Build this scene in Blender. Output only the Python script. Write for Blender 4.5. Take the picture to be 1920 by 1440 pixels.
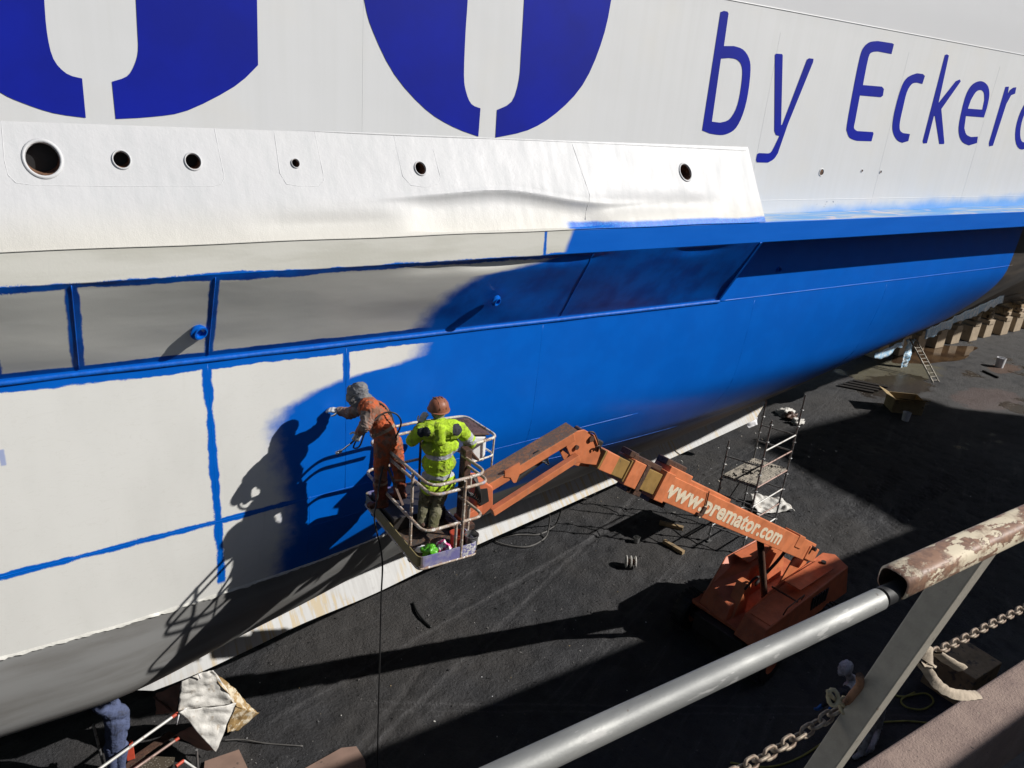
import bpy, bmesh, math, random
import numpy as np
from mathutils import Vector, Matrix, noise
from mathutils.geometry import tessellate_polygon

random.seed(7)
for o in list(bpy.data.objects): bpy.data.objects.remove(o)
scene = bpy.context.scene
COL = scene.collection

# ------------------------------------------------------------------ camera, sky, sun, exposure
# axes: X along the ship, Y from the dock edge towards the ship, Z up; dock floor z = 0
CAM = Vector((0.0, 0.0, 12.0))
FPX = 1450.0
_dn = Vector((-320.0, 3580.0, FPX)).normalized()      # straight down, in camera axes (right, down, forward)
_xd = Vector((2340.0, -380.0, FPX)); _up = -_dn
_xd = (_xd - _up * _xd.dot(_up)).normalized(); _yd = _up.cross(_xd)
def c2w(v): return Vector((_xd.dot(v), _yd.dot(v), _up.dot(v)))
_r, _u, _b = c2w(Vector((1, 0, 0))), c2w(Vector((0, -1, 0))), c2w(Vector((0, 0, -1)))
cd = bpy.data.cameras.new('camera'); cam = bpy.data.objects.new('camera', cd); COL.objects.link(cam)
cd.sensor_fit = 'HORIZONTAL'; cd.sensor_width = 36.0; cd.lens = FPX / 1920 * 36; cd.clip_start = 0.05; cd.clip_end = 2000
cam.matrix_world = Matrix(((_r.x, _u.x, _b.x, CAM.x), (_r.y, _u.y, _b.y, CAM.y), (_r.z, _u.z, _b.z, CAM.z), (0, 0, 0, 1)))
scene.camera = cam

SUN = Vector((-1.08, 0.82, -1.0)).normalized()
w = bpy.data.worlds.new('World'); scene.world = w; w.use_nodes = True
wn = w.node_tree.nodes; sky = wn.new('ShaderNodeTexSky'); sky.sky_type = 'NISHITA'; sky.sun_disc = False
sky.sun_elevation = math.asin(-SUN.z); sky.sun_rotation = math.atan2(-SUN.x, -SUN.y)
w.node_tree.links.new(sky.outputs[0], wn['Background'].inputs[0]); wn['Background'].inputs[1].default_value = 0.05
sd = bpy.data.lights.new('sun', 'SUN'); sd.energy = 4.7; sd.angle = math.radians(0.53); sd.color = (1.0, 0.97, 0.925)
so = bpy.data.objects.new('sun', sd); COL.objects.link(so); so.rotation_euler = SUN.to_track_quat('-Z', 'Y').to_euler()
vs = scene.view_settings; vs.view_transform = 'Standard'; vs.look = 'None'; vs.exposure = 0.28; vs.gamma = 1.0
vs.use_curve_mapping = False

# ------------------------------------------------------------------ helpers
def ray(px, py): return c2w(Vector((px - 960.0, py - 720.0, FPX)))
def rz(px, py, z): r = ray(px, py); return CAM + r * ((z - CAM.z) / r.z)      # point at height z
def ry(px, py, y): r = ray(px, py); return CAM + r * ((y - CAM.y) / r.y)      # point on a plane parallel to the hull
def V(*a): return Vector(a if len(a) > 1 else a[0])

def tag(o, label=None, cat=None, group=None, kind=None):
    if label: o['label'] = label
    if cat: o['category'] = cat
    if group: o['group'] = group
    if kind: o['kind'] = kind
    return o
def empty(name, loc, label=None, cat=None, group=None):
    o = bpy.data.objects.new(name, None); COL.objects.link(o); o.location = loc; o.empty_display_size = 0.2
    return tag(o, label, cat, group)
WLOC = {}
def link(name, me, parent=None, world=True):
    o = bpy.data.objects.new(name, me); COL.objects.link(o)
    if parent is not None:
        o.parent = parent
        # meshes are written in world coordinates; only the empties have a location
        if world: o.matrix_parent_inverse = Matrix.Translation(-parent.location)
    return o
def frame(d, up=Vector((0, 0, 1))):
    d = Vector(d).normalized()
    if abs(d.dot(up)) > 0.995: up = Vector((0, 1, 0))
    s = d.cross(up).normalized(); return d, s, s.cross(d).normalized()
class MB:
    def __init__(s): s.v = []; s.f = []; s.m = []
    def add(s, vs, fs, mi=0):
        n = len(s.v); s.v += [tuple(p) for p in vs]; s.f += [tuple(i + n for i in f) for f in fs]; s.m += [mi] * len(fs); return s
    def box(s, c, size, ax=None, mi=0):
        c = Vector(c); X, Y, Z = ax if ax else (Vector((1, 0, 0)), Vector((0, 1, 0)), Vector((0, 0, 1)))
        a, b, d = size[0] / 2, size[1] / 2, size[2] / 2
        vs = [c + X * (a * i) + Y * (b * j) + Z * (d * k) for k in (-1, 1) for j in (-1, 1) for i in (-1, 1)]
        return s.add(vs, [(0, 2, 3, 1), (4, 5, 7, 6), (0, 1, 5, 4), (2, 6, 7, 3), (0, 4, 6, 2), (1, 3, 7, 5)], mi)
    def beam(s, p0, p1, wdt, hgt, mi=0, up=Vector((0, 0, 1)), off=(0, 0)):
        p0, p1 = Vector(p0), Vector(p1); d, sd_, u = frame(p1 - p0, up); c = (p0 + p1) / 2 + sd_ * off[0] + u * off[1]
        return s.box(c, ((p1 - p0).length, wdt, hgt), (d, sd_, u), mi)
    def tube(s, pts, r, n=10, mi=0, closed=False, caps=True, radii=None):
        pts = [Vector(p) for p in pts]; m = len(pts); vs = []; fs = []; prev = None
        for i, p in enumerate(pts):
            if closed: t = pts[(i + 1) % m] - pts[i - 1]
            else: t = pts[min(i + 1, m - 1)] - pts[max(i - 1, 0)]
            t.normalize()
            if prev is None:
                a = Vector((0, 0, 1)) if abs(t.z) < 0.9 else Vector((1, 0, 0)); prev = t.cross(a).normalized()
            prev = (prev - t * prev.dot(t)).normalized(); b = t.cross(prev); rr = radii[i] if radii else r
            vs += [p + prev * (rr * math.cos(2 * math.pi * k / n)) + b * (rr * math.sin(2 * math.pi * k / n)) for k in range(n)]
        for i in range(m if closed else m - 1):
            j = (i + 1) % m
            for k in range(n): l = (k + 1) % n; fs.append((i * n + k, i * n + l, j * n + l, j * n + k))
        if caps and not closed: fs.append(tuple(range(n - 1, -1, -1))); fs.append(tuple((m - 1) * n + k for k in range(n)))
        return s.add(vs, fs, mi)
    def cyl(s, p0, p1, r, n=14, mi=0, r1=None): return s.tube([p0, p1], r, n, mi, radii=[r, r if r1 is None else r1])
    def prism(s, poly, d, mi=0):
        a = [Vector(p) for p in poly]; n = len(a); d = Vector(d); vs = a + [p + d for p in a]
        return s.add(vs, [tuple(range(n - 1, -1, -1)), tuple(range(n, 2 * n))] + [(i, (i + 1) % n, n + (i + 1) % n, n + i) for i in range(n)], mi)
    def grid(s, P, mi=0, flip=False):
        n, m = len(P), len(P[0]); vs = [p for row in P for p in row]
        fs = [(i * m + j, (i + 1) * m + j, (i + 1) * m + j + 1, i * m + j + 1) for i in range(n - 1) for j in range(m - 1)]
        if flip: fs = [f[::-1] for f in fs]
        return s.add(vs, fs, mi)
    def lathe(s, c, prof, axis=(0, 0, 1), n=24, mi=0, up=Vector((0, 0, 1))):
        c = Vector(c); a, b, d = frame(axis, up if abs(Vector(axis).normalized().dot(up)) < .9 else Vector((1, 0, 0))); m = len(prof); vs = []; fs = []
        for (r, h) in prof: vs += [c + a * h + (b * math.cos(2 * math.pi * k / n) + d * math.sin(2 * math.pi * k / n)) * max(r, 1e-4) for k in range(n)]
        for i in range(m - 1):
            for k in range(n): l = (k + 1) % n; fs.append((i * n + k, i * n + l, (i + 1) * n + l, (i + 1) * n + k))
        return s.add(vs, fs, mi)
    def build(s, name, mats, parent=None, smooth=False, bevel=0, seg=2, recalc=True, auto=None):
        me = bpy.data.meshes.new(name); me.from_pydata([tuple(p) for p in s.v], [], s.f)
        for m in (mats if isinstance(mats, (list, tuple)) else [mats]): me.materials.append(m)
        me.polygons.foreach_set('material_index', s.m)
        if recalc:
            bm = bmesh.new(); bm.from_mesh(me); bmesh.ops.recalc_face_normals(bm, faces=bm.faces); bm.to_mesh(me); bm.free()
        if smooth: me.polygons.foreach_set('use_smooth', [True] * len(me.polygons))
        me.update(); o = link(name, me, parent)
        if smooth and auto:
            try: me.set_sharp_from_angle(angle=math.radians(auto))
            except Exception: pass
        if bevel: b = o.modifiers.new('bevel', 'BEVEL'); b.width = bevel; b.segments = seg; b.limit_method = 'ANGLE'; b.angle_limit = math.radians(35)
        return o
def arc(c, a, b, t0, t1, n): return [Vector(c) + Vector(a) * math.cos(t0 + (t1 - t0) * i / n) + Vector(b) * math.sin(t0 + (t1 - t0) * i / n) for i in range(n + 1)]
def rounded(pts, r, n=5, closed=False):
    pts = [Vector(p) for p in pts]; out = []; m = len(pts)
    for i, p in enumerate(pts):
        if not closed and i in (0, m - 1): out.append(p); continue
        a, b = pts[i - 1], pts[(i + 1) % m]; da, db = a - p, b - p; q = min(r, da.length * .49, db.length * .49)
        A, B = p + da.normalized() * q, p + db.normalized() * q
        for k in range(n + 1): t = k / n; out.append(A * (1 - t) ** 2 + p * (2 * t * (1 - t)) + B * t * t)
    return out
def smooth_path(pts, k=8):
    pts = [Vector(p) for p in pts]; out = []
    for i in range(len(pts) - 1):
        p0, p1, p2, p3 = pts[max(i - 1, 0)], pts[i], pts[i + 1], pts[min(i + 2, len(pts) - 1)]
        for j in range(k):
            t = j / k; out.append(0.5 * ((2 * p1) + (p2 - p0) * t + (2 * p0 - 5 * p1 + 4 * p2 - p3) * t * t + (3 * p1 - p0 - 3 * p2 + p3) * t ** 3))
    return out + [pts[-1]]

# ------------------------------------------------------------------ node expressions and materials
class X_:
    def __init__(s, nt, k): s.nt = nt; s.k = k
    def _m(s, op, *a, clamp=False):
        n = s.nt.nodes.new('ShaderNodeMath'); n.operation = op; n.use_clamp = clamp
        for i, q in enumerate((s,) + a):
            if isinstance(q, X_): s.nt.links.new(q.k, n.inputs[i])
            else: n.inputs[i].default_value = q
        return X_(s.nt, n.outputs[0])
    def __add__(s, o): return s._m('ADD', o)
    __radd__ = __add__
    def __sub__(s, o): return s._m('SUBTRACT', o)
    def __rsub__(s, o): return s._m('MULTIPLY_ADD', -1.0, o)
    def __mul__(s, o): return s._m('MULTIPLY', o)
    __rmul__ = __mul__
    def __truediv__(s, o): return s._m('DIVIDE', o)
    def abs(s): return s._m('ABSOLUTE')
    def min(s, o): return s._m('MINIMUM', o)
    def max(s, o): return s._m('MAXIMUM', o)
    def pow(s, o): return s._m('POWER', o)
    def clamp(s): return s._m('ADD', 0.0, clamp=True)
    def ss(s, a, b):
        n = s.nt.nodes.new('ShaderNodeMapRange'); n.interpolation_type = 'SMOOTHSTEP'; s.nt.links.new(s.k, n.inputs[0])
        inv = a > b
        n.inputs[1].default_value, n.inputs[2].default_value = (b, a) if inv else (a, b)
        n.inputs[3].default_value, n.inputs[4].default_value = (1, 0) if inv else (0, 1)
        return X_(s.nt, n.outputs[0])
    def curve(s, pts, lo, hi, vlo, vhi):
        n = s.nt.nodes.new('ShaderNodeFloatCurve'); t = (s - lo) * (1.0 / (hi - lo)); s.nt.links.new(t.clamp().k, n.inputs[1]); c = n.mapping.curves[0]
        pts = sorted(pts)
        while len(c.points) < len(pts): c.points.new(0.5, 0.5)
        for q, (a, b) in zip(c.points, pts): q.location = ((a - lo) / (hi - lo), (b - vlo) / (vhi - vlo)); q.handle_type = 'VECTOR'
        n.mapping.update(); return X_(s.nt, n.outputs[0]) * (vhi - vlo) + vlo
class M:
    def __init__(s, name):
        s.mat = bpy.data.materials.new(name); s.mat.use_nodes = True; s.nt = s.mat.node_tree; s.n = s.nt.nodes; s.b = s.n['Principled BSDF']
        s.tc = s.n.new('ShaderNodeTexCoord'); sep = s.n.new('ShaderNodeSeparateXYZ'); s.nt.links.new(s.tc.outputs['Object'], sep.inputs[0])
        s.x, s.y, s.z = (X_(s.nt, sep.outputs[i]) for i in range(3)); s.bumpk = None
    def vec(s, x, y, z):
        n = s.n.new('ShaderNodeCombineXYZ')
        for i, q in enumerate((x, y, z)):
            if isinstance(q, X_): s.nt.links.new(q.k, n.inputs[i])
            else: n.inputs[i].default_value = q
        return n.outputs[0]
    def noise(s, scale, detail=3, vec=None, rough=0.55, dist=0):
        n = s.n.new('ShaderNodeTexNoise'); n.inputs['Scale'].default_value = scale; n.inputs['Detail'].default_value = detail
        n.inputs['Roughness'].default_value = rough; n.inputs['Distortion'].default_value = dist
        s.nt.links.new(vec if vec else s.tc.outputs['Object'], n.inputs['Vector']); return X_(s.nt, n.outputs['Fac'])
    def vor(s, scale, vec=None, feature='F1'):
        n = s.n.new('ShaderNodeTexVoronoi'); n.inputs['Scale'].default_value = scale; n.feature = feature
        s.nt.links.new(vec if vec else s.tc.outputs['Object'], n.inputs['Vector']); return X_(s.nt, n.outputs['Distance'])
    def mix(s, a, b, f):
        n = s.n.new('ShaderNodeMix'); n.data_type = 'RGBA'
        for i, q in ((6, a), (7, b)):
            if isinstance(q, tuple): n.inputs[i].default_value = (*q, 1)
            else: s.nt.links.new(q, n.inputs[i])
        if isinstance(f, X_): s.nt.links.new(f.clamp().k, n.inputs[0])
        else: n.inputs[0].default_value = f
        return n.outputs[2]
    def set(s, key, q):
        i = s.b.inputs[key]
        if isinstance(q, X_): s.nt.links.new(q.k, i)
        elif isinstance(q, tuple): i.default_value = (*q, 1)
        elif isinstance(q, (int, float)): i.default_value = q
        else: s.nt.links.new(q, i)
        return s
    def bump(s, h, strength=0.3, dist=0.01):
        n = s.n.new('ShaderNodeBump'); n.inputs['Strength'].default_value = strength; n.inputs['Distance'].default_value = dist
        s.nt.links.new(h.k, n.inputs['Height'])
        if s.bumpk: s.nt.links.new(s.bumpk, n.inputs['Normal'])
        s.bumpk = n.outputs[0]; s.nt.links.new(s.bumpk, s.b.inputs['Normal']); return s
def pm(name, col, rough=0.5, metal=0.0, var=0.25, scale=6.0, dirt=None, amt=0.0, dscale=5.0, bump=0.2, bscale=60.0, bdist=0.004, spec=0.5):
    m = M(name); n1 = m.noise(scale, 5); c2 = tuple(max(0, q * (1 - var)) for q in col); c = m.mix(col, c2, n1.ss(.3, .7))
    if dirt is not None:
        n2 = m.noise(dscale, 8, rough=.7); lim = 0.72 - amt * 0.44; k = n2.ss(lim - .05, lim + .05); c = m.mix(c, dirt, k)
        m.set('Roughness', k * (0.85 - rough) + rough + (n1 - .5) * .15)
    else: m.set('Roughness', (n1 - .5) * .2 + rough)
    m.set('Base Color', c).set('Metallic', metal).set('Specular IOR Level', spec)
    if bump: m.bump(m.noise(bscale, 4), bump, bdist)
    return m.mat

# ------------------------------------------------------------------ hull materials
BLUE = (0.0, 0.106, 0.515); BLUE2 = (0.0, 0.118, 0.555); WHITE = (0.735, 0.73, 0.695); NAVY = (0.005, 0.014, 0.31)
def ragged(m, amp=1.0):
    a = m.noise(4.2, 7, rough=.62); b = m.noise(110, 4, rough=.75); c = m.noise(1.1, 3); e = m.noise(2.3, 2).ss(.42, .62)
    return ((a - .5) * .085 + (b - .5) * (e * .09 + .01) + (c - .5) * .10) * amp
def strip(m, d, hw, rg): return (rg - d.abs() + hw).ss(-.010, .010)
def ycurve(pts, y): return [((p := ry(a, b, y)).z, p.x) for a, b in pts]

def mat_lower():
    m = M('hull_side_paint'); rg = ragged(m); n1 = m.noise(1.3, 5, m.vec(m.x, m.y, m.z * .35)); n2 = m.noise(2.6, 4)
    st = m.noise(3.0, 5, m.vec(m.x * 3.0, m.y, m.z * .25))
    base = m.mix(WHITE, (.68, .675, .64), n1.ss(.35, .75)); base = m.mix(base, (.55, .535, .48), (st.ss(.62, .8)) * .35)
    sw = m.noise(2.2, 3, m.vec(m.x * .8, m.y, m.z * 2.2), dist=2.5); base = m.mix(base, (.50, .48, .42), ((sw - .5).abs().ss(.012, 0.0)) * .16)
    gate = m.x.ss(1.0, .2).max(m.x.ss(2.9, 2.1) * 0.5)
    pts = [(800, 640), (786, 668), (735, 688), (690, 697), (640, 712), (585, 735), (535, 765), (515, 800), (518, 860), (535, 930), (545, 1000), (528, 1072)]
    xb = m.z.curve(ycurve(pts, 9.0), 5.2, 8.55, 2.0, 5.0)
    spray = (m.x - xb + (n2 - .5) * .34 + (m.noise(9, 5) - .5) * .16).ss(-.20, .17)
    b = spray
    belt = (m.z - 8.44 + rg).ss(-.007, .007)
    v1 = strip(m, m.x - 1.77 + (m.z - 6.0) * .006, .052, rg) * m.z.ss(5.30, 5.36)
    h1 = strip(m, m.z - 6.262 - m.x * .040, .040, rg * .8) * m.x.ss(3.4, 3.2)
    v2 = strip(m, m.x - 3.49, .042, rg * .7)
    dab = strip(m, m.x + .38, .03, rg * .4) * strip(m, m.z - 7.71, .10, rg * .4) * .5
    for k in (belt, v1, h1, v2, dab): b = b.max(k)
    bl = m.mix(BLUE, BLUE2, n2.ss(.35, .7))
    c = m.mix(base, bl, b)
    soft = m.x.ss(6, 13)
    zw = m.x.curve([(-10, 5.14), (13.6, 5.10), (16, 4.8), (18, 4.6), (20, 5.0), (21, 5.4)], -10, 21, 3, 9)
    wn_ = m.noise(1.6, 6, m.vec(m.x * .35, m.y, m.z)); d = zw - m.z + (wn_ - .5) * (soft * 1.0) + rg * .15
    g = (d / (soft * .35 + .02)).ss(-1, 1)
    gs = m.noise(2.2, 6, m.vec(m.x * .25, m.y, m.z * 1.6)); grey = m.mix((.26, .26, .255), (.19, .185, .175), gs.ss(.35, .7))
    grey = m.mix(grey, (.17, .165, .15), (m.noise(26, 4, m.vec(m.x * .3, m.y, m.z)).ss(.62, .70)) * ((m.z - 4.95).ss(-.16, .06)) * .6)
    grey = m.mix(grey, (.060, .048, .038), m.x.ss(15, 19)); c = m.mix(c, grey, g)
    old = (m.x - 20.5).ss(-.02, .02); c = m.mix(c, m.mix((.050, .045, .042), (.10, .085, .07), gs.ss(.4, .7)), old)
    m.set('Base Color', c).set('Roughness', (b - g).clamp() * -.10 + .46 + (n1 - .5) * .12).set('Specular IOR Level', .4)
    m.bump(m.noise(1.1, 2, m.vec(m.x, m.y, m.z * .8)), .16, .03); m.bump(m.noise(90, 3), .12, .003); m.bump(b.max(g * .4), .25, .003)
    return m.mat
def mat_upper():
    m = M('upper_hull_paint'); st = m.noise(2.5, 6, m.vec(m.x * 3.5, m.y, m.z * .12)); n1 = m.noise(.8, 4)
    c = m.mix((.655, .66, .665), (.632, .637, .638), st.ss(.3, .75)); c = m.mix(c, (.66, .645, .61), n1.ss(.5, .8) * .6)
    up = (m.z - 13.30 + m.x * .0065).ss(-.004, .004); c = m.mix(c, (.60, .605, .62), up)
    sp = m.noise(40, 2).ss(.74, .78) * .25; c = m.mix(c, (.42, .40, .37), sp)
    nb = m.noise(1.7, 5, m.vec(m.x, m.y, m.z * 1.5)); ed = (m.z - 10.08 - (m.x - 11.5) * .020 - (nb - .5) * .28)
    c = m.mix(c, (.0, .27, .72), ed.ss(.16, -.10) * m.x.ss(10.8, 13.0) * .75)
    sm = m.noise(9, 5).ss(.56, .62) * strip(m, m.x - 12.75, .32, m.noise(5, 3) * .2 - .1) * strip(m, m.z - 10.21, .05, m.noise(5, 3) * .06 - .03)
    c = m.mix(c, (.24, .27, .33), sm)
    m.set('Base Color', c).set('Roughness', .42 + (st - .5) * .12).set('Specular IOR Level', .4)
    m.bump(m.noise(.9, 2), .35, .03); m.bump(m.noise(70, 3), .08, .003); return m.mat
def mat_sponson():
    m = M('sponson_paint'); rg = ragged(m, .7); st = m.noise(3, 6, m.vec(m.x * 2.5, m.y, m.z * .3)); lo = m.z.ss(10.55, 10.08)
    c = m.mix((.52, .52, .525), (.485, .49, .495), st.ss(.4, .7)); c = m.mix(c, (.53, .51, .455), lo * .8)
    c = m.mix(c, (.48, .45, .40), (m.noise(30, 3).ss(.75, .79)) * .4)
    bl = (10.155 - m.z + rg * .5 + (m.noise(2, 3) - .5) * .03).ss(-.02, .02) * (m.x - 6.45 + rg).ss(-.05, .06)
    c = m.mix(c, m.mix(BLUE, (.0, .24, .66), m.noise(50, 4).ss(.5, .65)), bl)
    m.set('Base Color', c).set('Roughness', .46 + (st - .5) * .22).set('Specular IOR Level', .2)
    dr = m.noise(4, 5, m.vec(m.x * 5, m.y, m.z * .6)); m.bump(m.noise(2.4, 3), .35, .03); m.bump(m.noise(38, 4) + lo * m.noise(70, 3) * 1.5, .35, .004); m.bump(dr, .15, .006); return m.mat
def mat_band():
    m = M('fender_paint'); rg = ragged(m); n1 = m.noise(2, 5, m.vec(m.x * .5, m.y, m.z * 3)); c = m.mix((.64, .63, .575), (.55, .54, .48), n1.ss(.35, .7))
    edge = m.noise(.9, 3, m.vec(m.x, 0, 0)); b = (9.735 + (edge - .35) * .14 - m.z + rg * .8).ss(-.008, .008) * (m.x - .02 * 0).ss(-20, -19)
    b = b.max(strip(m, m.x - 6.02 + (m.z - 9.9) * .04, .022, rg * .35) * m.z.ss(10.075, 10.06))
    b = b.max((m.x - 6.34 - (m.z - 9.74) * .35 + (m.noise(4, 3) - .5) * .05).ss(-.04, .05))
    led = (m.z - 10.076).ss(0, .003) * m.x.ss(10.3, 10.4)
    c = m.mix(c, m.mix(BLUE, BLUE2, n1.ss(.3, .7)), b)
    lw = m.noise(1.2, 5, m.vec(m.x * .6, m.y * 6, 0)); ledc = m.mix(m.mix((.04, .24, .55), (.34, .38, .42), lw.ss(.42, .62)), (.62, .47, .42), m.noise(2.2, 5).ss(.60, .68) * .7)
    c = m.mix(c, ledc, led)
    m.set('Base Color', c).set('Roughness', .38 + (n1 - .5) * .1).set('Specular IOR Level', .45)
    m.bump(m.noise(28, 4), .2, .005); m.bump(m.noise(100, 3), .12, .002); m.bump(b, .25, .003); return m.mat
def mat_under():
    m = M('sponson_underside_paint'); rg = ragged(m); n1 = m.noise(1.6, 5, m.vec(m.x * .4, m.y, m.z * 2.5)); c = m.mix((.74, .73, .68), (.67, .66, .61), n1.ss(.3, .7))
    pts = [(783, 632), (795, 600), (808, 578), (842, 547), (895, 516), (960, 505), (1040, 487)]; ys = [8.98, 8.87, 8.80, 8.68, 8.55, 8.48, 8.38]
    cv = [((p := ry(a, b_, q)).z, p.x) for (a, b_), q in zip(pts, ys)]
    xb = m.z.curve(cv, 8.55, 9.75, 3.0, 8.0); n2 = m.noise(2.5, 4)
    b = (m.x - xb + (n2 - .5) * .3 + (m.noise(9, 5) - .5) * .14).ss(-.22, .18)
    b = b.max((m.z - 9.675 + rg * .9).ss(-.007, .007)).max((8.675 - m.z + rg * .6).ss(-.007, .007))
    for xc, hw in ((.445, .066), (1.785, .055)): b = b.max(strip(m, m.x - xc, hw, rg * .6))
    b = b.max(strip(m, m.x + .30, .05, rg * .6) * m.z.ss(9.15, 9.05))
    c = m.mix(c, m.mix(BLUE, (.003, .055, .33), n2.ss(.35, .7)), b)
    m.set('Base Color', c).set('Roughness', .36 + (n1 - .5) * .12).set('Specular IOR Level', .5); m.bump(m.noise(1.2, 3, m.vec(m.x * .6, m.y, m.z * 1.6)), .22, .03); m.bump(m.noise(50, 4), .15, .003); m.bump(b, .2, .003); return m.mat
def mat_keel():
    m = M('bilge_keel_paint'); st = m.noise(3, 6, m.vec(m.x * 5, m.y * .4, m.z * .4)); n1 = m.noise(.7, 3); c = m.mix((.43, .43, .425), (.36, .357, .35), st.ss(.35, .7))
    c = m.mix(c, (.42, .33, .19), st.ss(.48, .58) * n1.ss(.46, .56) * .8); c = m.mix(c, (.30, .29, .28), m.noise(6, 5).ss(.62, .7) * .4)
    m.set('Base Color', c).set('Roughness', .6); m.bump(m.noise(40, 4), .25, .004); return m.mat
MT = dict(lower=mat_lower(), upper=mat_upper(), spon=mat_sponson(), band=mat_band(), under=mat_under(), keel=mat_keel())
MT['blue'] = pm('blue_gloss_paint', BLUE, .32, var=.2, scale=9, bump=.25, bscale=40)
MT['brushed'] = pm('brushed_blue_paint', BLUE, .55, var=.3, scale=14, bump=.6, bscale=45, bdist=.006, spec=.3)
MT['navy'] = pm('navy_lettering_paint', NAVY, .5, spec=.2, var=.22, scale=1.2, bump=.1, bscale=60, bdist=.003)
MT['white'] = pm('white_gloss_paint', (.72, .72, .71), .35, var=.1, bump=.2, bscale=50)
MT['rust'] = pm('rusty_pipe_bore', (.24, .12, .065), .9, var=.6, scale=25, dirt=(.05, .025, .015), amt=.45, dscale=14, bump=.5)
MT['black'] = pm('black_rubber_and_bore_dark', (.015, .015, .016), .6, var=.4, bump=.2)
MT['filmw'] = pm('torn_masking_film', (.66, .65, .60), .4, var=.15, bump=.4, bscale=25, bdist=.01)

# ------------------------------------------------------------------ the ferry
def pchip(xs, ys):
    xs, ys = np.array(xs, float), np.array(ys, float); h = np.diff(xs); d = np.diff(ys) / h; mm = np.zeros(len(xs)); mm[0], mm[-1] = d[0], d[-1]
    for i in range(1, len(xs) - 1): mm[i] = 0 if d[i - 1] * d[i] <= 0 else 3 * (h[i - 1] + h[i]) / ((2 * h[i] + h[i - 1]) / d[i - 1] + (h[i] + 2 * h[i - 1]) / d[i])
    def f(q):
        q = np.clip(np.asarray(q, float), xs[0], xs[-1]); i = np.clip(np.searchsorted(xs, q) - 1, 0, len(h) - 1); t = (q - xs[i]) / h[i]
        return (2 * t ** 3 - 3 * t ** 2 + 1) * ys[i] + (t ** 3 - 2 * t ** 2 + t) * h[i] * mm[i] + (-2 * t ** 3 + 3 * t ** 2) * ys[i + 1] + (t ** 3 - t ** 2) * h[i] * mm[i + 1]
    return f
ZL = [9.8, 8.55, 7, 6, 5.14, 4, 3, 2.3, 1.85, 1.6]
ST = {-12: [9, 9, 9, 9, 9, 9.1, 10.32, 11.55, 12.7, 14], 0: [9, 9, 9, 9, 9, 9.12, 10.35, 11.6, 12.7, 14], 2.5: [9, 9, 9, 9.03, 9.18, 9.7, 10.9, 11.98, 13.0, 14.4],
      6: [9, 9, 9.03, 9.27, 9.8, 10.7, 11.85, 12.75, 13.7, 15], 10: [9, 9, 9.08, 9.52, 10.3, 11.4, 12.6, 13.5, 14.4, 15.8], 14: [9, 9, 9.2, 9.9, 10.9, 12.1, 13.35, 14.3, 15.1, 16.4],
      20: [9, 9.04, 9.95, 11.1, 12.2, 13.35, 14.45, 15.3, 16.0, 17], 24: [9.1, 9.5, 10.85, 12.0, 13.1, 14.25, 15.3, 16.15, 16.85, 17.8], 30: [9.9, 10.9, 12.3, 13.5, 14.6, 15.8, 16.9, 17.6, 18.2, 19.2], 40: [11.5, 12.4, 14.0, 15.4, 16.6, 17.9, 19.1, 19.9, 20.4, 20.9],
      55: [13.6, 14.6, 16.6, 18.3, 19.6, 20.7, 21.2, 21.4, 21.45, 21.5], 70: [17.5, 18.2, 19.7, 20.6, 21, 21.3, 21.4, 21.43, 21.46, 21.5]}
SX = sorted(ST); colf = [pchip(SX, [ST[x][k] for x in SX]) for k in range(len(ZL))]
xs = np.concatenate([np.arange(-12, 0, .5), np.arange(0, 24, .2), np.arange(24, 70.1, .7)])
zs = np.concatenate([np.arange(1.6, 2.2, .06), np.arange(2.2, 6, .1), np.arange(6, 9.81, .19)])
YH = np.zeros((len(xs), len(zs)))
for i, x in enumerate(xs):
    prof = [float(c(x)) for c in colf]; YH[i] = pchip(ZL[::-1], prof[::-1])(zs)
def hull_y(x, z):
    prof = [float(c(x)) for c in colf]; return float(pchip(ZL[::-1], prof[::-1])(z))
ship = empty('ferry_ship', (10, 9, 0), 'white and blue ferry hull being repainted in the dry dock', 'ship')
mb = MB(); mb.grid([[(x, 21.5, 1.58)] + [(x, YH[i, j], z) for j, z in enumerate(zs)] for i, x in enumerate(xs)])
lower = mb.build('lower_hull', MT['lower'], ship, smooth=True)
mb = MB()
ux = list(np.arange(-12, 24.1, .5)) + list(np.arange(25, 60, 1.5)); uz = list(np.arange(9.75, 16.1, .25)); upf = pchip([-12, 20, 24, 30, 40, 60], [9, 9, 9.1, 9.9, 11.5, 15])
mb.grid([[(x, float(upf(x)) - max(0, z - 13.305 + x * .0065) * .0 - (.012 if z > 13.25 else 0), z) for z in uz] for x in ux]); upper = mb.build('upper_hull', MT['upper'], ship, smooth=True, auto=30)
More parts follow.
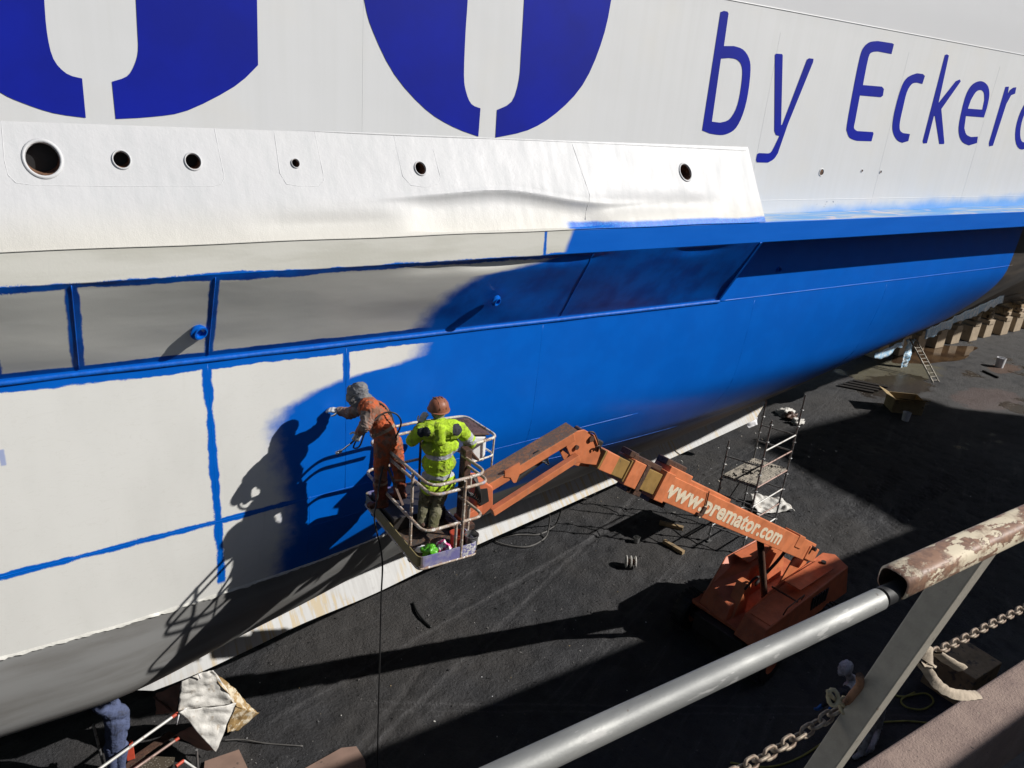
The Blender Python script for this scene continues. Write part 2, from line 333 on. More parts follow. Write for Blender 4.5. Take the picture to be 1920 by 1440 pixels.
# sponson: sloping box side with dents, closed so that the outlets can be bored
Z0, Z1, YF, XE = 10.08, 11.17, 8.35, 10.35
gx = list(np.arange(-12, 0, .4)) + list(np.arange(0, XE, .05)) + [XE]; gv = np.linspace(0, 1, 64)
def bumpf(t, a, b, s): return 1 / (1 + math.exp(-(t - a) / s)) * 1 / (1 + math.exp((t - b) / s))
def dent(x, v):
    top = .30 + .10 * math.exp(-((x - 5.6) / .9) ** 2) - .05 * math.sin(x * 1.1)
    d = -.095 * bumpf(x, 4.2, 7.0, .14) * (1 / (1 + math.exp((v - top) / .03))) * min(1, v / .06 + .25)
    d -= .045 * bumpf(x, 2.4, 3.9, .16) * math.exp(-((v - .14) / .10) ** 2)
    d -= .035 * bumpf(x, 7.1, 9.2, .15) * math.exp(-((v - .26) / .12) ** 2)
    d += .006 * math.sin(x * 2.6 + 4 * v) * math.exp(-v * 2) + .010 * noise.noise(Vector((x * .9, v * 2.5, 3))) * (1 - v)
    d += .022 * math.exp(-((v - top - .03) / .028) ** 2) * bumpf(x, 4.0, 7.4, .25)
    return d * (1 - max(0, (v - .93) / .07))
nrm = Vector((0, -(Z1 - Z0), -(YF - 9.0))).normalized(); nrm = Vector((0, nrm.y, abs(nrm.z)))
def spt(x, v, off=0): d = dent(x, v) + off; return Vector((x, YF + (9.0 - YF) * v + nrm.y * d, Z0 + (Z1 - Z0) * v + nrm.z * d))
mb = MB(); P = [[spt(x, v) for v in gv] + [Vector((x, 9.3, Z1)), Vector((x, 9.3, Z0)), spt(x, 0)] for x in gx]
n = len(P); m_ = len(P[0]) - 1; vs_ = [p for r in P for p in r[:-1]]
fs_ = [(i * m_ + j, (i + 1) * m_ + j, (i + 1) * m_ + (j + 1) % m_, i * m_ + (j + 1) % m_) for i in range(n - 1) for j in range(m_)]
fs_ += [tuple(range(m_)), tuple(range((n - 1) * m_ + m_ - 1, (n - 1) * m_ - 1, -1))]; mb.add(vs_, fs_)
spon = mb.build('sponson', MT['spon'], ship, smooth=True, auto=32)
OUT = []
for (px, py, rp) in ((80, 298, 27), (228, 299.5, 14), (362, 303, 13.5), (554, 306.5, 7.5), (788, 316, 11.5), (1285, 323, 14.5)):
    best = min((abs((q := ry(px, py, y)).z - (Z0 + (q.y - YF) / (9 - YF) * (Z1 - Z0))), y) for y in np.linspace(8.35, 9, 200)); p = ry(px, py, best[1])
    OUT.append((p, rp / FPX * (p - CAM).length * .97))
cut = MB()
for p, r in OUT: cut.cyl(p + V(0, -.5, 0), p + V(0, .28, 0), r * .97, 28)
co = cut.build('cutter', MT['rust']); bo = spon.modifiers.new('bore', 'BOOLEAN'); bo.object = co; bo.operation = 'DIFFERENCE'; bo.solver = 'EXACT'
dg = bpy.context.evaluated_depsgraph_get(); nm = bpy.data.meshes.new_from_object(spon.evaluated_get(dg)); spon.modifiers.clear(); spon.data = nm
cm = co.data; bpy.data.objects.remove(co); bpy.data.meshes.remove(cm)
for p, r in OUT:
    sp_ = p; out = MB()
    # rim: ring lying on the sloping plate, following its tilt
    ring = [];  k_ = (9 - YF) / (Z1 - Z0)
    for rr, off in ((r * .87, -.01), (r * .92, .014), (r * 1.02, .015), (r * 1.10, .002), (r * 1.10, -.02)):
        ring.append([V(p.x + rr * math.cos(a), p.y + rr * math.sin(a) * k_, p.z + rr * math.sin(a)) + nrm * off for a in np.linspace(0, 2 * math.pi, 33)])
    out.grid(ring); o1 = out.build('outlet_rim', MT['spon'], spon, smooth=True)
    inn = MB(); inn.grid([[V(p.x + r * .89 * math.cos(a), p.y + yy + r * .89 * math.sin(a) * k_ * f_, p.z + r * .89 * math.sin(a)) for a in np.linspace(0, 2 * math.pi, 33)] for yy, f_ in ((-.01, 1), (min(.26, 8.985 - p.y), 0))])
    inn.add([V(p.x + r * .9 * math.cos(a), p.y + min(.26, 8.985 - p.y), p.z + r * .9 * math.sin(a)) for a in np.linspace(0, 2 * math.pi, 32, endpoint=False)], [tuple(range(32))], 1)  # black end disc paints in the darkness deep inside the pipe
    inn.build('outlet_bore', [MT['rust'], MT['black']], spon, smooth=True)
# doubler plate weld beads round the outlets
def bead(px_pts, par=spon, r=.0055, mat=None, close=False):
    pts = []
    for (px, py) in px_pts:
        best = min((abs((q := ry(px, py, y)).z - (Z0 + (q.y - YF) / (9 - YF) * (Z1 - Z0))), y) for y in np.linspace(8.33, 9, 160)); p = ry(px, py, best[1]); v = (p.z - Z0) / (Z1 - Z0); pts.append((p.x, v))
    q = []
    for (a, b), (c, d) in zip(pts[:-1], pts[1:]):
        for k in range(6): q.append(spt(a + (c - a) * k / 6, b + (d - b) * k / 6, -.003))
    q.append(spt(*pts[-1], -.003)); t = MB(); t.tube(q, r, 6, radii=[r * random.uniform(.75, 1.3) for _ in q]); t.build('weld_bead', mat or MT['spon'], par, smooth=True)
bead([(2, 222), (8, 300), (15, 328), (30, 343), (60, 347), (200, 349), (400, 349), (415, 345), (421, 333), (412, 290), (402, 240)])
bead([(514, 246), (525, 325), (537, 345), (560, 349), (598, 349), (607, 340), (606, 325), (590, 247)]); bead([(738, 252), (755, 330), (770, 347), (800, 351), (822, 345), (826, 333), (812, 280)])
bead([(1073, 270), (1090, 320), (1106, 365), (1104, 408)], r=.007)
bead([(2, 214), (400, 237), (740, 253), (1000, 263), (1399, 282)], r=.010)
# fender belt
mb = MB(); mb.box((6.75, (8.35 + 9.2) / 2, (9.74 + 10.08) / 2), (37.5, .85, .34)); band = mb.build('fender_belt', MT['band'], ship, bevel=.012)
t = MB(); t.tube([(x, 8.347, 10.082 + .004 * math.sin(x * 3)) for x in np.arange(-12, 10.3, .3)], .008, 6); t.build('weld_bead', MT['spon'], band, smooth=True)
# underside of the sponson with buckled plating
def und(x, v):
    d = .012 * math.sin(x * 1.7 + 1) * math.sin(v * math.pi) + .02 * noise.noise(Vector((x * .7, v * 2, 9)))
    d += -.06 * bumpf(x, 4.4, 6.9, .2) * math.exp(-((v - .06) / .07) ** 2) * (1 + .4 * math.sin(x * 5)) - .035 * bumpf(x, 8.6, 9.4, .1) * math.exp(-((v - .05) / .06) ** 2)
    d *= min(1, (1 - v) * 6) * min(1, v * 25 + .12); y = YF + .004 + (9.0 - YF) * v; z = 9.742 - (9.742 - 8.60) * v; return Vector((x, y - .87 * d, z - .49 * d))
mb = MB(); uxs = list(np.arange(-12, 0, .3)) + list(np.arange(0, XE, .07)) + [XE]; mb.grid([[und(x, v) for v in np.linspace(0, 1, 24)] for x in uxs]); under = mb.build('sponson_underside', MT['under'], ship, smooth=True)
mb = MB(); mb.prism([(XE - .02, YF + .004, 9.742), (XE - .02, 9.05, 9.742), (XE - .02, 9.05, 8.58), (XE - .02, 9.0, 8.60)], (.024, 0, 0)); mb.build('end_plate', MT['blue'], under)
t = MB(); t.beam((XE, YF - .002, 9.74), (XE, 9.0, 8.58), .05, .014, up=Vector((0, -1, 0))); t.build('end_flange', MT['blue'], under)
for xc in (.445, 1.785, 6.9): t = MB(); t.tube([und(xc, v) + V(0, -.002, 0) for v in np.linspace(.02, .98, 14)], .007, 6); t.build('weld_bead', MT['under'], under, smooth=True)
# rubbing bar below it
prof = arc((0, 0, 0), (0, -.026, 0), (0, 0, .030), -math.pi / 2, math.pi / 2, 8)
mb = MB(); mb.grid([[V(x, 9.004 + .008 * noise.noise(Vector((x * 1.5, 0, 0))), 8.555 + .006 * noise.noise(Vector((x * .8, 5, 0)))) + q for q in prof] for x in np.arange(-12, 10.5, .15)]); rub = mb.build('rubbing_bar', MT['brushed'], ship, smooth=True)
def hull_line(pts, r, name, mat, par=lower, step=.15, off=.0):
    q = []
    for (a, b), (c, d) in zip(pts[:-1], pts[1:]):
        k = max(2, int(abs(c - a) / step + abs(d - b) / step)); q += [(a + (c - a) * i / k, b + (d - b) * i / k) for i in range(k)]
    q.append(pts[-1]); t = MB(); t.tube([V(x, hull_y(x, z) - off, z) for x, z in q], r, 6, radii=[r * random.uniform(.7, 1.25) for _ in q]); return t.build(name, mat, par, smooth=True)
hull_line([(10.4, 8.56), (14, 8.58), (20.7, 8.6)], .008, 'weld_bead', MT['lower'])
for xw in (1.77, 6.6, 11.3, 15.4): hull_line([(xw, 8.5), (xw, 5.2)], .005, 'weld_bead', MT['lower'], off=-.0032)
hull_line([(3.49, 8.5), (3.49, 6.4)], .004, 'weld_bead', MT['lower']); hull_line([(2.98, 6.4), (2.98, 5.3)], .004, 'weld_bead', MT['lower'])
hull_line([(-8, 5.94), (0, 6.262), (3.5, 6.40), (9, 6.55)], .005, 'weld_bead', MT['lower']); hull_line([(3.0, 5.9), (6, 5.95), (12, 5.6), (19, 5.2)], .004, 'weld_bead', MT['lower'])
for xw in (3.68, 10.6, 14.1, 17.3): t = MB(); t.tube([(xw, 9.0042, z) for z in np.arange(10.2, 13.2, .3)], .006, 6); t.build('weld_bead', MT['upper'], upper)
t = MB(); t.tube([(x, 8.998, 13.285 - .0065 * x) for x in np.arange(-10, 22, .5)], .008, 6); t.build('weld_bead', MT['upper'], upper, smooth=True)
t = MB(); t.tube([(x, 9.002, 10.30) for x in np.arange(10.5, 22, .5)], .006, 6); t.build('weld_bead', MT['upper'], upper, smooth=True)
# torn masking film along the waterline
q = [[], [], []]
for x in np.arange(-6, 5.4, .035):
    a = 5.145 + .012 * noise.noise(Vector((x * 3, 1, 0))); wv = .018 + .012 * noise.noise(Vector((x * 9, 2, 0))) + (.03 * max(0, noise.noise(Vector((x * 4, 7, 0)))) if x > .4 else 0); lift = .010 + .02 * max(0, noise.noise(Vector((x * 6, 4, 0))))
    y0 = hull_y(x, a); q[0].append(V(x, y0 - .002, a + wv)); q[1].append(V(x, y0 - lift, a)); q[2].append(V(x, hull_y(x, a - wv) - lift * 1.5, a - wv * random.uniform(.5, 1.4)))
mb = MB(); mb.grid(q); mb.build('masking_film', MT['filmw'], lower, smooth=True)
# bilge keel
ko = pchip([0, .9, 1.55, 2.76, 3.6, 5.17, 6.4, 8, 10.3, 11.94, 15, 20], [11.30, 11.19, 11.25, 11.5, 11.7, 11.94, 12.22, 12.56, 12.99, 13.31, 13.9, 14.91])
top, bot = [], []
for x in list(np.arange(0, 21.41, .25)) + [21.42]:
    f = min(1, x / .9) if x < .9 else (1 if x < 20 else (21.42 - x) / 1.42); yo = float(ko(min(x, 20))) + max(0, x - 20) * .2; yr = yo + .42; zr = 2.36
    o_ = V(x, yo + (1 - f) * .42, 2.0 + (1 - f) * .36); top.append((V(x, yr, zr), o_))
mb = MB(); nn = V(0, -.65, .76)
mb.grid([[a, b, b - nn * .03, a - nn * .03] for a, b in top]); mb.build('bilge_keel', MT['keel'], ship)
# outlets below the sponson
def stub(px, py, y, r, mat, par, d=V(-.25, -.9, -.12), ln=.10):
    p = ry(px, py, y); t = MB(); d = Vector(d).normalized(); t.lathe(p - d * ln, [(r * 1.35, 0), (r * 1.35, ln * .4), (r, ln * .6), (r, ln), (r * .78, ln), (r * .78, ln * .2), (.0, ln * .2)], d, 22); t.build('outlet_pipe', mat, par, smooth=True, auto=40)
stub(378, 626, 8.735, .080, MT['blue'], under, V(.30, -.85, -.30), .06); stub(934, 567, 8.615, .06, MT['blue'], under, V(.30, -.85, -.30), .055); stub(1462, 506, 8.96, .05, MT['blue'], lower); stub(1870, 461, 9.2, .06, MT['blue'], lower)
for px, py, r in ((1540, 323, .055), (1616, 320, .024), (1651, 322, .026)):
    p = ry(px, py, 9.0); t = MB(); t.lathe(p + V(0, .04, 0), [(r * 1.25, 0), (r * 1.25, .045), (r, .052), (r * .98, .01)], (0, -1, 0), 20); o = t.build('outlet_rim', MT['upper'], upper, smooth=True); t = MB(); t.lathe(p + V(0, .0, 0), [(r, 0.004), (0, .004)], (0, -1, 0), 20); t.build('outlet_bore', MT['rust'], o)
# lettering, cut as flat shapes of paint on the upper plating
def letter(outer, holes=(), conv=lambda a, b: (a, b), y=8.9955):
    loops = [[ry(*conv(a, b), y) for a, b in lp] for lp in (outer, *holes)]
    fl = [p for lp in loops for p in lp]; tri = tessellate_polygon([[Vector((p.x, p.z, 0)) for p in lp] for lp in loops])
    mb = MB(); mb.add(fl, [tuple(t) for t in tri]); return mb.build('letter', MT['navy'], upper)
def sm(pts, k=3):
    q = smooth_path([Vector((a, b, 0)) for a, b in pts], k); return [(p.x, p.y) for p in q]
letter([(-70, -140), (80, -140)] + sm([(83, 0), (88, 60), (100, 110), (125, 138), (154, 147)]) + [(161, 221)] + sm([(161, 221), (100, 212), (40, 192), (0, 173), (-60, 130), (-90, 60)])[1:])
letter([(252, -140), (255, 0)] + sm([(258, 60), (259, 95), (252, 122), (238, 143), (210, 153)]) + [(217, 223)] + sm([(217, 223), (285, 219), (352, 207), (440, 162), (484, 122)])[1:] + [(482, 0), (481, -140)])
letter(sm([(660, -140), (683, 0), (700, 60), (740, 140), (798, 205), (850, 238), (897, 256)]) + sm([(901, 203), (884, 195), (874, 172), (870, 140), (873, 60), (877, 0), (884, -140)]))
letter(sm([(990, -140), (983, 0), (977, 100), (973, 150), (960, 190), (932, 206)]) + sm([(929, 258), (990, 244), (1042, 213), (1092, 160), (1126, 85), (1146, 0), (1160, -140)]))
cv = lambda a, b: (1200 + a / 2.6667, b / 2.6667)
letter([(403, 60), (420, 54), (438, 58), (443, 68), (420, 230)] + sm([(470, 230), (515, 247), (545, 290), (553, 350), (540, 470), (515, 570), (480, 640), (440, 668), (400, 675), (350, 668)]) + [(311, 652)],
       [[(405, 293), (360, 608)] + sm([(400, 613), (445, 598), (480, 545), (500, 470), (512, 370), (505, 320), (480, 296), (445, 290)])], cv)
letter([(675, 275), (680, 268), (710, 270), (714, 276), (706, 625), (712, 622), (835, 298), (845, 291), (868, 294), (866, 310), (740, 620)] + sm([(690, 765), (670, 795), (640, 813)]) + [(585, 812), (580, 800), (586, 770), (595, 765)] + sm([(640, 767), (660, 755), (697, 680)]) + [(680, 675), (672, 655)], (), cv)
letter([(1270, 222), (1258, 270)] + sm([(1190, 257), (1160, 262), (1142, 290), (1115, 425)]) + [(1210, 433), (1220, 445), (1215, 478), (1205, 486), (1100, 477)] + sm([(1075, 610), (1070, 640), (1085, 655)]) + [(1165, 660), (1168, 668), (1158, 706)] + sm([(1085, 704), (1050, 690), (1036, 660), (1035, 625), (1068, 440), (1100, 285), (1120, 235), (1150, 210), (1190, 205)]) + [(1262, 216)], (), cv)
letter([(1425, 380), (1412, 420)] + sm([(1385, 413), (1360, 420), (1335, 460), (1315, 540), (1300, 610), (1300, 650), (1315, 665)]) + [(1350, 670), (1342, 705)] + sm([(1312, 714), (1285, 700), (1265, 660), (1264, 610), (1280, 530), (1310, 430), (1340, 385), (1385, 366)]) + [(1415, 370)], (), cv)
letter([(1525, 275), (1535, 271), (1545, 278), (1493, 515), (1580, 405), (1600, 397), (1604, 407), (1507, 545), (1522, 712), (1520, 720), (1497, 720), (1475, 580), (1470, 580), (1435, 716), (1416, 717), (1414, 705)], (), cv)
letter([(1720, 587), (1630, 580)] + sm([(1622, 640), (1632, 672), (1655, 685)]) + [(1690, 683), (1685, 715)] + sm([(1645, 727), (1612, 710), (1595, 670), (1597, 610), (1625, 490), (1655, 430), (1690, 407), (1720, 410), (1742, 435), (1747, 480), (1735, 540)]), [[(1640, 543), (1712, 548)] + sm([(1722, 500), (1720, 465), (1705, 450), (1680, 460), (1655, 500)])], cv)
letter([(1828, 434), (1845, 433), (1840, 470)] + sm([(1850, 450), (1866, 438)]) + [(1882, 436), (1876, 468), (1856, 476), (1832, 520), (1765, 728), (1746, 732), (1745, 715)], (), cv)
el = lambda cx, cy, a, b, sh: [(cx + a * math.cos(t) + sh * math.sin(t) * -b, cy + b * math.sin(t)) for t in np.linspace(0, 2 * math.pi, 28, endpoint=False)]
letter(el(1945, 612, 60, 136, .25), [el(1945, 612, 36, 100, .25)], cv)
for cx in (1945, 2010): letter(el(cx, 430, 14, 18, .2), (), cv)

# ------------------------------------------------------------------ dock floor, wall and added shadow blockers
def mat_ground():
    m = M('black_grit_floor'); n0 = m.noise(.25, 4); n1 = m.noise(1.6, 6, rough=.65); n2 = m.noise(14, 6, rough=.7); n3 = m.noise(60, 4)
    c = m.mix((.019, .019, .0215), (.036, .036, .039), n1.ss(.35, .7)); c = m.mix(c, (.010, .010, .011), n2.ss(.5, .72) * .8); c = m.mix(c, (.036, .035, .035), n3.ss(.62, .8) * .4)
    c = m.mix(c, (.046, .042, .039), n0.ss(.42, .58) * .6)
    sk = m.noise(1.2, 6, m.vec((m.x * .90 + m.y * .43) * .22, (m.y * .90 - m.x * .43) * 2.4, 0), rough=.7); c = m.mix(c, (.075, .074, .078), sk.ss(.54, .72) * .4); c = m.mix(c, (.012, .012, .013), m.noise(.7, 5, rough=.6).ss(.56, .70) * .7)
    for (x0, y0, x1, y1) in ((3.5, 9.6, 15.5, 15.2), (3, 11.5, 14, 14.2), (4.6, 11.2, 7.2, 9.8), (8, 9.4, 18, 13.5)):
        L = math.hypot(x1 - x0, y1 - y0); dx, dy = (x1 - x0) / L, (y1 - y0) / L; tt = (m.y - y0) * dx - (m.x - x0) * dy + (n1 - .5) * .12; ln = (tt.abs() - .10).abs().ss(.05, .0) * n2.ss(.35, .6) * ((m.x - x0) * dx + (m.y - y0) * dy).ss(-.2, .6); c = m.mix(c, (.085, .083, .085), ln * .5)
    far = m.x.ss(22, 36); c = m.mix(c, (.070, .068, .068), far * n1.ss(.25, .6) * .8)
    # yellowish scale and reddish dust lying by the ladder
    def blot(cx, cy, ax, ay, sh=.9): return (((m.x - cx) * (1 / ax)).pow(2.0) + ((m.y - cy + (m.x - cx) * .0) * (1 / ay)).pow(2.0) + (n1 - .5) * 2.2 + (n2 - .5) * .8).ss(1.15, .75) * sh
    c = m.mix(c, (.17, .145, .06), blot(35.5, 19.2, 3.2, 1.5, .6) * n2.ss(.35, .6)); c = m.mix(c, (.13, .085, .075), blot(36.5, 15.2, 2.2, 1.1, .5)); c = m.mix(c, (.13, .065, .035), blot(42.0, 17.2, 1.3, .55, .6))
    c = m.mix(c, (.16, .15, .145), blot(33.5, 14.4, 4.0, .7, .55) * n3.ss(.5, .62)); c = m.mix(c, (.13, .115, .10), blot(6.0, 13.2, 2.5, 1.5, .4) * n3.ss(.52, .7))
    wet = blot(33.5, 18.0, 2.6, 1.2, 1.0).max(m.noise(.45, 3).ss(.60, .66) * m.x.ss(24, 32)); c = m.mix(c, (.045, .034, .025), wet * .7)
    m.set('Base Color', c).set('Roughness', .74 - wet * .55 + (n3 - .5) * .15 + (n0 - .5) * .7 - sk.ss(.5, .7) * .12).set('Specular IOR Level', .45)
    tr = (m.x * .93 + m.y * -.36)
    m.bump(n1, .6, .10); m.bump(n2, 1.0, .06); m.bump(m.noise(32, 5, rough=.6), .5, .02); m.bump(n3, .4, .008); return m.mat
MT['ground'] = mat_ground()
def dense(a, b, s, lo, hi, S): return list(np.arange(lo, a, S)) + list(np.arange(a, b, s)) + list(np.arange(b, hi + .1, S))
gxs = dense(0, 32, .09, -60, 160, 4.0); gys = dense(3.5, 17.5, .09, -4, 80, 4.0)
def gz(x, y):
    f = max(0, min(1, x / 2 + 1, (32 - x) / 4, (y - 3.5) / 1.5, (17.5 - y) / 1.5)) if -2 < x < 32 and 3.5 < y < 17.5 else 0
    if f <= 0: return 0.0
    p = Vector((x, y, 0)); h = .030 * noise.fractal(p * .8, 1, 2, 3) + .022 * noise.fractal(p * 2.7, 1, 2, 4)
    c = noise.cell(Vector((math.floor(x * 3.1), math.floor(y * 3.1), 0)))
    if c > .45:
        cx, cy = (math.floor(x * 3.1) + .5) / 3.1, (math.floor(y * 3.1) + .5) / 3.1; h -= .035 * math.exp(-((x - cx) ** 2 + ((y - cy) * .8) ** 2) / .010)
    for (x0, y0, x1, y1) in ((17.5, 10.9, 25.5, 12.6), (18.6, 10.0, 27, 11.6)):      # wheel tracks beside the lift
        d = Vector((x1 - x0, y1 - y0)); L = d.length; d /= L; s = (x - x0) * d.x + (y - y0) * d.y; t = -(x - x0) * d.y + (y - y0) * d.x
        if 0 < s < L and abs(t) < .28: h += -.02 + .022 * math.sin(s * 2 * math.pi / .26 + abs(t) * 14)
    for (x0, y0, x1, y1) in ((3.5, 9.6, 15.5, 15.2), (3, 11.5, 14, 14.2), (4.6, 11.2, 7.2, 9.8), (4.0, 10.0, 6.3, 11.6)):   # drag marks
        d = Vector((x1 - x0, y1 - y0)); L = d.length; d /= L; s = (x - x0) * d.x + (y - y0) * d.y; t = -(x - x0) * d.y + (y - y0) * d.x
        if 0 < s < L: h += -.035 * math.exp(-(t / .06) ** 2) + .018 * math.exp(-((abs(t) - .13) / .05) ** 2)
    return h * f
mb = MB(); mb.grid([[(x, y, gz(x, y)) for y in gys] for x in gxs]); floor = mb.build('dock_floor', MT['ground'], None, smooth=True, recalc=False); tag(floor, kind='structure')
if floor.data.polygons[0].normal.z < 0: floor.data.flip_normals()
MT['conc'] = pm('stained_concrete', (.23, .21, .19), .85, var=.35, scale=1.5, dirt=(.10, .09, .08), amt=.5, dscale=2, bump=.5, bscale=30, bdist=.01)
def mat_kerb():
    m = M('brown_weathered_kerb'); n1 = m.noise(8, 6); n2 = m.noise(120, 4); n3 = m.noise(26, 6, rough=.7); c = m.mix((.27, .195, .16), (.20, .14, .118), n1.ss(.3, .7)); c = m.mix(c, (.12, .085, .07), n2.ss(.55, .7) * .6)
    c = m.mix(c, (.50, .44, .33), n3.ss(.665, .69) * m.noise(4, 3).ss(.5, .62)); c = m.mix(c, (.03, .025, .025), m.noise(45, 4).ss(.71, .73)); m.set('Base Color', c).set('Roughness', .85); m.bump(n2, .9, .006); m.bump(n3, .4, .006); return m.mat
MT['kerb'] = mat_kerb()
mb = MB(); mb.box((30, -2.6, 4.7), (130, 6.9, 9.42)); wall = mb.build('dock_wall', MT['conc']); tag(wall, kind='structure')
mb = MB(); mb.box((30, .926, 9.55), (130, .186, .308)); kerb = mb.build('kerb', MT['kerb'], None, bevel=.02, seg=3); tag(kerb, kind='structure')
# unseen blockers added behind and beside the viewpoint to shade floor and kerb
mb = MB(); mb.box((23.5, .72, 10.4), (31, .1, 1.9)); q_ = mb.build('unseen_edge_blocker', MT['conc']); tag(q_, kind='structure')  # added out of view; its height sets the near shadow edge on the floor
mb = MB(); mb.box((8.5, -1.7, 10.9), (11.5, .8, 2.86)); q_ = mb.build('unseen_rear_blocker', MT['conc']); tag(q_, kind='structure')  # invented wall out of view, shades the strip inside the kerb
mb = MB(); mb.box((58, -13, 19), (10, 12, 17.5)).box((60.5, -13, 28.6), (5, 8, 2.5)).box((55, -8, 28), (.6, .6, 3)).box((58, -13, 27.9), (11, 13, .5)).box((52.5, -11, 15.5), (2, 9, 10)); 
for i, (x, zt_, th) in enumerate(((50.2, 22, .5), (51.0, 24.5, .35), (49.2, 19.5, .6), (54.2, 29.5, .4), (56, 30.5, .5))): mb.box((x, -8 - i * .7, 10 + (zt_ - 10) / 2), (th, th, zt_ - 10))  # bars added only to break up the edge of the far shadow
for i in range(7): mb.beam((49.0, -9, 12 + i * 2.0), (53.2, -9, 13.6 + i * 2.0), .35, .35)
q_ = mb.build('unseen_far_blocker', MT['conc']); tag(q_, kind='structure')  # invented mass out of view, sized for the broad shadow at far right

# ------------------------------------------------------------------ railing in the foreground
def mat_galv():
    m = M('galvanised_tube'); n1 = m.noise(16, 5, m.vec(m.x * .35, m.y, m.z)); v = m.vor(90); n3 = m.noise(30, 5, m.vec(m.x * .5, m.y * 2, m.z * 2)); c = m.mix((.30, .30, .285), (.21, .212, .205), n1.ss(.35, .65)); c = m.mix(c, (.5, .49, .47), n3.ss(.62, .68) * .5)
    c = m.mix(c, (.13, .10, .08), m.noise(55, 5).ss(.68, .72) * .7); m.set('Base Color', c).set('Metallic', .45).set('Roughness', .58 + (n1 - .5) * .3 + n3.ss(.6, .7) * .15); m.bump(n3, .25, .002); m.bump(m.noise(200, 3), .3, .0008); return m.mat
def mat_chip():
    m = M('chipped_brown_paint'); n1 = m.noise(30, 7, m.vec(m.x * .4, m.y, m.z), rough=.7); n2 = m.noise(9, 5); k = n1.ss(.49, .51) * n2.ss(.34, .46); c = m.mix((.27, .155, .10), (.19, .11, .075), m.noise(60, 3).ss(.4, .6)); c = m.mix(c, (.60, .52, .38), k); m.set('Base Color', c).set('Roughness', .5 + k * .25); m.bump(k * -1.0, .6, .002); m.bump(m.noise(150, 3), .3, .001); return m.mat
MT['galv'] = mat_galv(); MT['chip'] = mat_chip()
MT['greyp'] = pm('grey_beige_post_paint', (.36, .33, .275), .6, var=.14, scale=30, dirt=(.14, .09, .06), amt=.06, dscale=18, bump=.5, bscale=140, bdist=.002)
def mat_chain():
    m = M('weathered_chain'); n1 = m.noise(60, 4); c = m.mix((.30, .25, .19), (.16, .11, .08), n1.ss(.4, .65)); m.set('Base Color', c).set('Metallic', .35).set('Roughness', .6); m.bump(n1, .4, .001); return m.mat
MT['chain'] = mat_chain()
MT['cord'] = pm('frayed_cord', (.42, .35, .22), .9, var=.35, scale=60, bump=.8, bscale=200, bdist=.003)
MT['rag'] = pm('weathered_rag', (.40, .33, .25), .9, var=.3, scale=30, bump=.7, bscale=120, bdist=.004)
FS = 1.435
rail = empty('guard_rail', (1.84, .96, 9.7), 'galvanised tube handrail with chipped brown sleeve on a grey post in the foreground', 'railing')
yr, zr = .611, 11.128
mb = MB(); mb.tube([(x, yr + .0012 * math.sin(x * 4), zr) for x in np.arange(-3.5, 1.33, .05)], .0208, 28); mb.build('top_rail', MT['galv'], rail, smooth=True, auto=60)
mb = MB(); mb.tube([(1.31, yr, zr), (1.37, yr, zr)], .0195, 24); mb.build('inner_tube', MT['black'], rail, smooth=True, auto=60)
slv = []
for x in np.concatenate([[1.345], np.arange(1.349, 3.6, .08)]):
    e = .004 if x == 1.345 else 0; slv.append([V(x, yr + .004 + (.032 - e) * math.copysign(abs(math.cos(a)) ** .6, math.cos(a)), zr + .020 + (.028 - e) * math.copysign(abs(math.sin(a)) ** .6, math.sin(a))) for a in np.linspace(0, 2 * math.pi, 29)])
mb = MB(); mb.grid(slv); mb.build('rail_sleeve', MT['chip'], rail, smooth=True, auto=60)
mb = MB(); pt, pb = V(1.285 * FS, .462 * FS, 12 - .625 * FS), V(1.285 * FS, .672 * FS, 12 - 1.64 * FS); d_, s_, u_ = frame(pb - pt, V(0, 1, 0))
def post_pt(t, a, b): return pt + (pb - pt) * t + s_ * a * FS + u_ * b * FS
sec = [(-.036, -.022), (.008, -.022), (.008, .026), (.002, .026), (.002, -.014), (-.030, -.014), (-.030, .026), (-.036, .026)]
mb.add([post_pt(t, a, b) for t in (.03, 1) for a, b in sec], [(i, (i + 1) % 8, 8 + (i + 1) % 8, 8 + i) for i in range(8)]); mb.build('post', MT['greyp'], rail, bevel=.004, seg=3)
# chain hung from the post
def chain(pts, name, label, pitch=.027 * 1.435, r=.0036 * 1.435):
    path = smooth_path(pts, 30); L = [0]
    for a, b in zip(path[:-1], path[1:]): L.append(L[-1] + (b - a).length)
    root = empty(name, path[0], label, 'chain'); n = int(L[-1] / pitch); proto = MB(); lk = []
    h, wd = pitch * .5 + r * .95, pitch * .36
    pts_ = arc((h - wd, 0, 0), (wd, 0, 0), (0, wd, 0), -math.pi / 2, math.pi / 2, 6) + arc((-h + wd, 0, 0), (wd, 0, 0), (0, wd, 0), math.pi / 2, 1.5 * math.pi, 6)
    proto.tube(pts_, r, 8, closed=True); base = None
    for i in range(n):
        s = (i + .5) * pitch; k = next(j for j in range(1, len(L)) if L[j] >= s); t = (s - L[k - 1]) / (L[k] - L[k - 1]); c = path[k - 1].lerp(path[k], t); d, a, u = frame(path[k] - path[k - 1])
        ang = (i % 2) * math.pi / 2 + .6 + random.uniform(-.12, .12); A = a * math.cos(ang) + u * math.sin(ang); B = d.cross(A)
        if base is None: base = proto.build('link', MT['chain'], root, smooth=True); o = base
        else: o = base.copy(); COL.objects.link(o)
        o.matrix_parent_inverse = Matrix.Identity(4); o.location = (0, 0, 0)
        Mx = Matrix(((d.x, A.x, B.x, c.x), (d.y, A.y, B.y, c.y), (d.z, A.z, B.z, c.z), (0, 0, 0, 1))); o.parent = root; o.matrix_basis = Matrix.Translation(-root.location) @ Mx
    return root
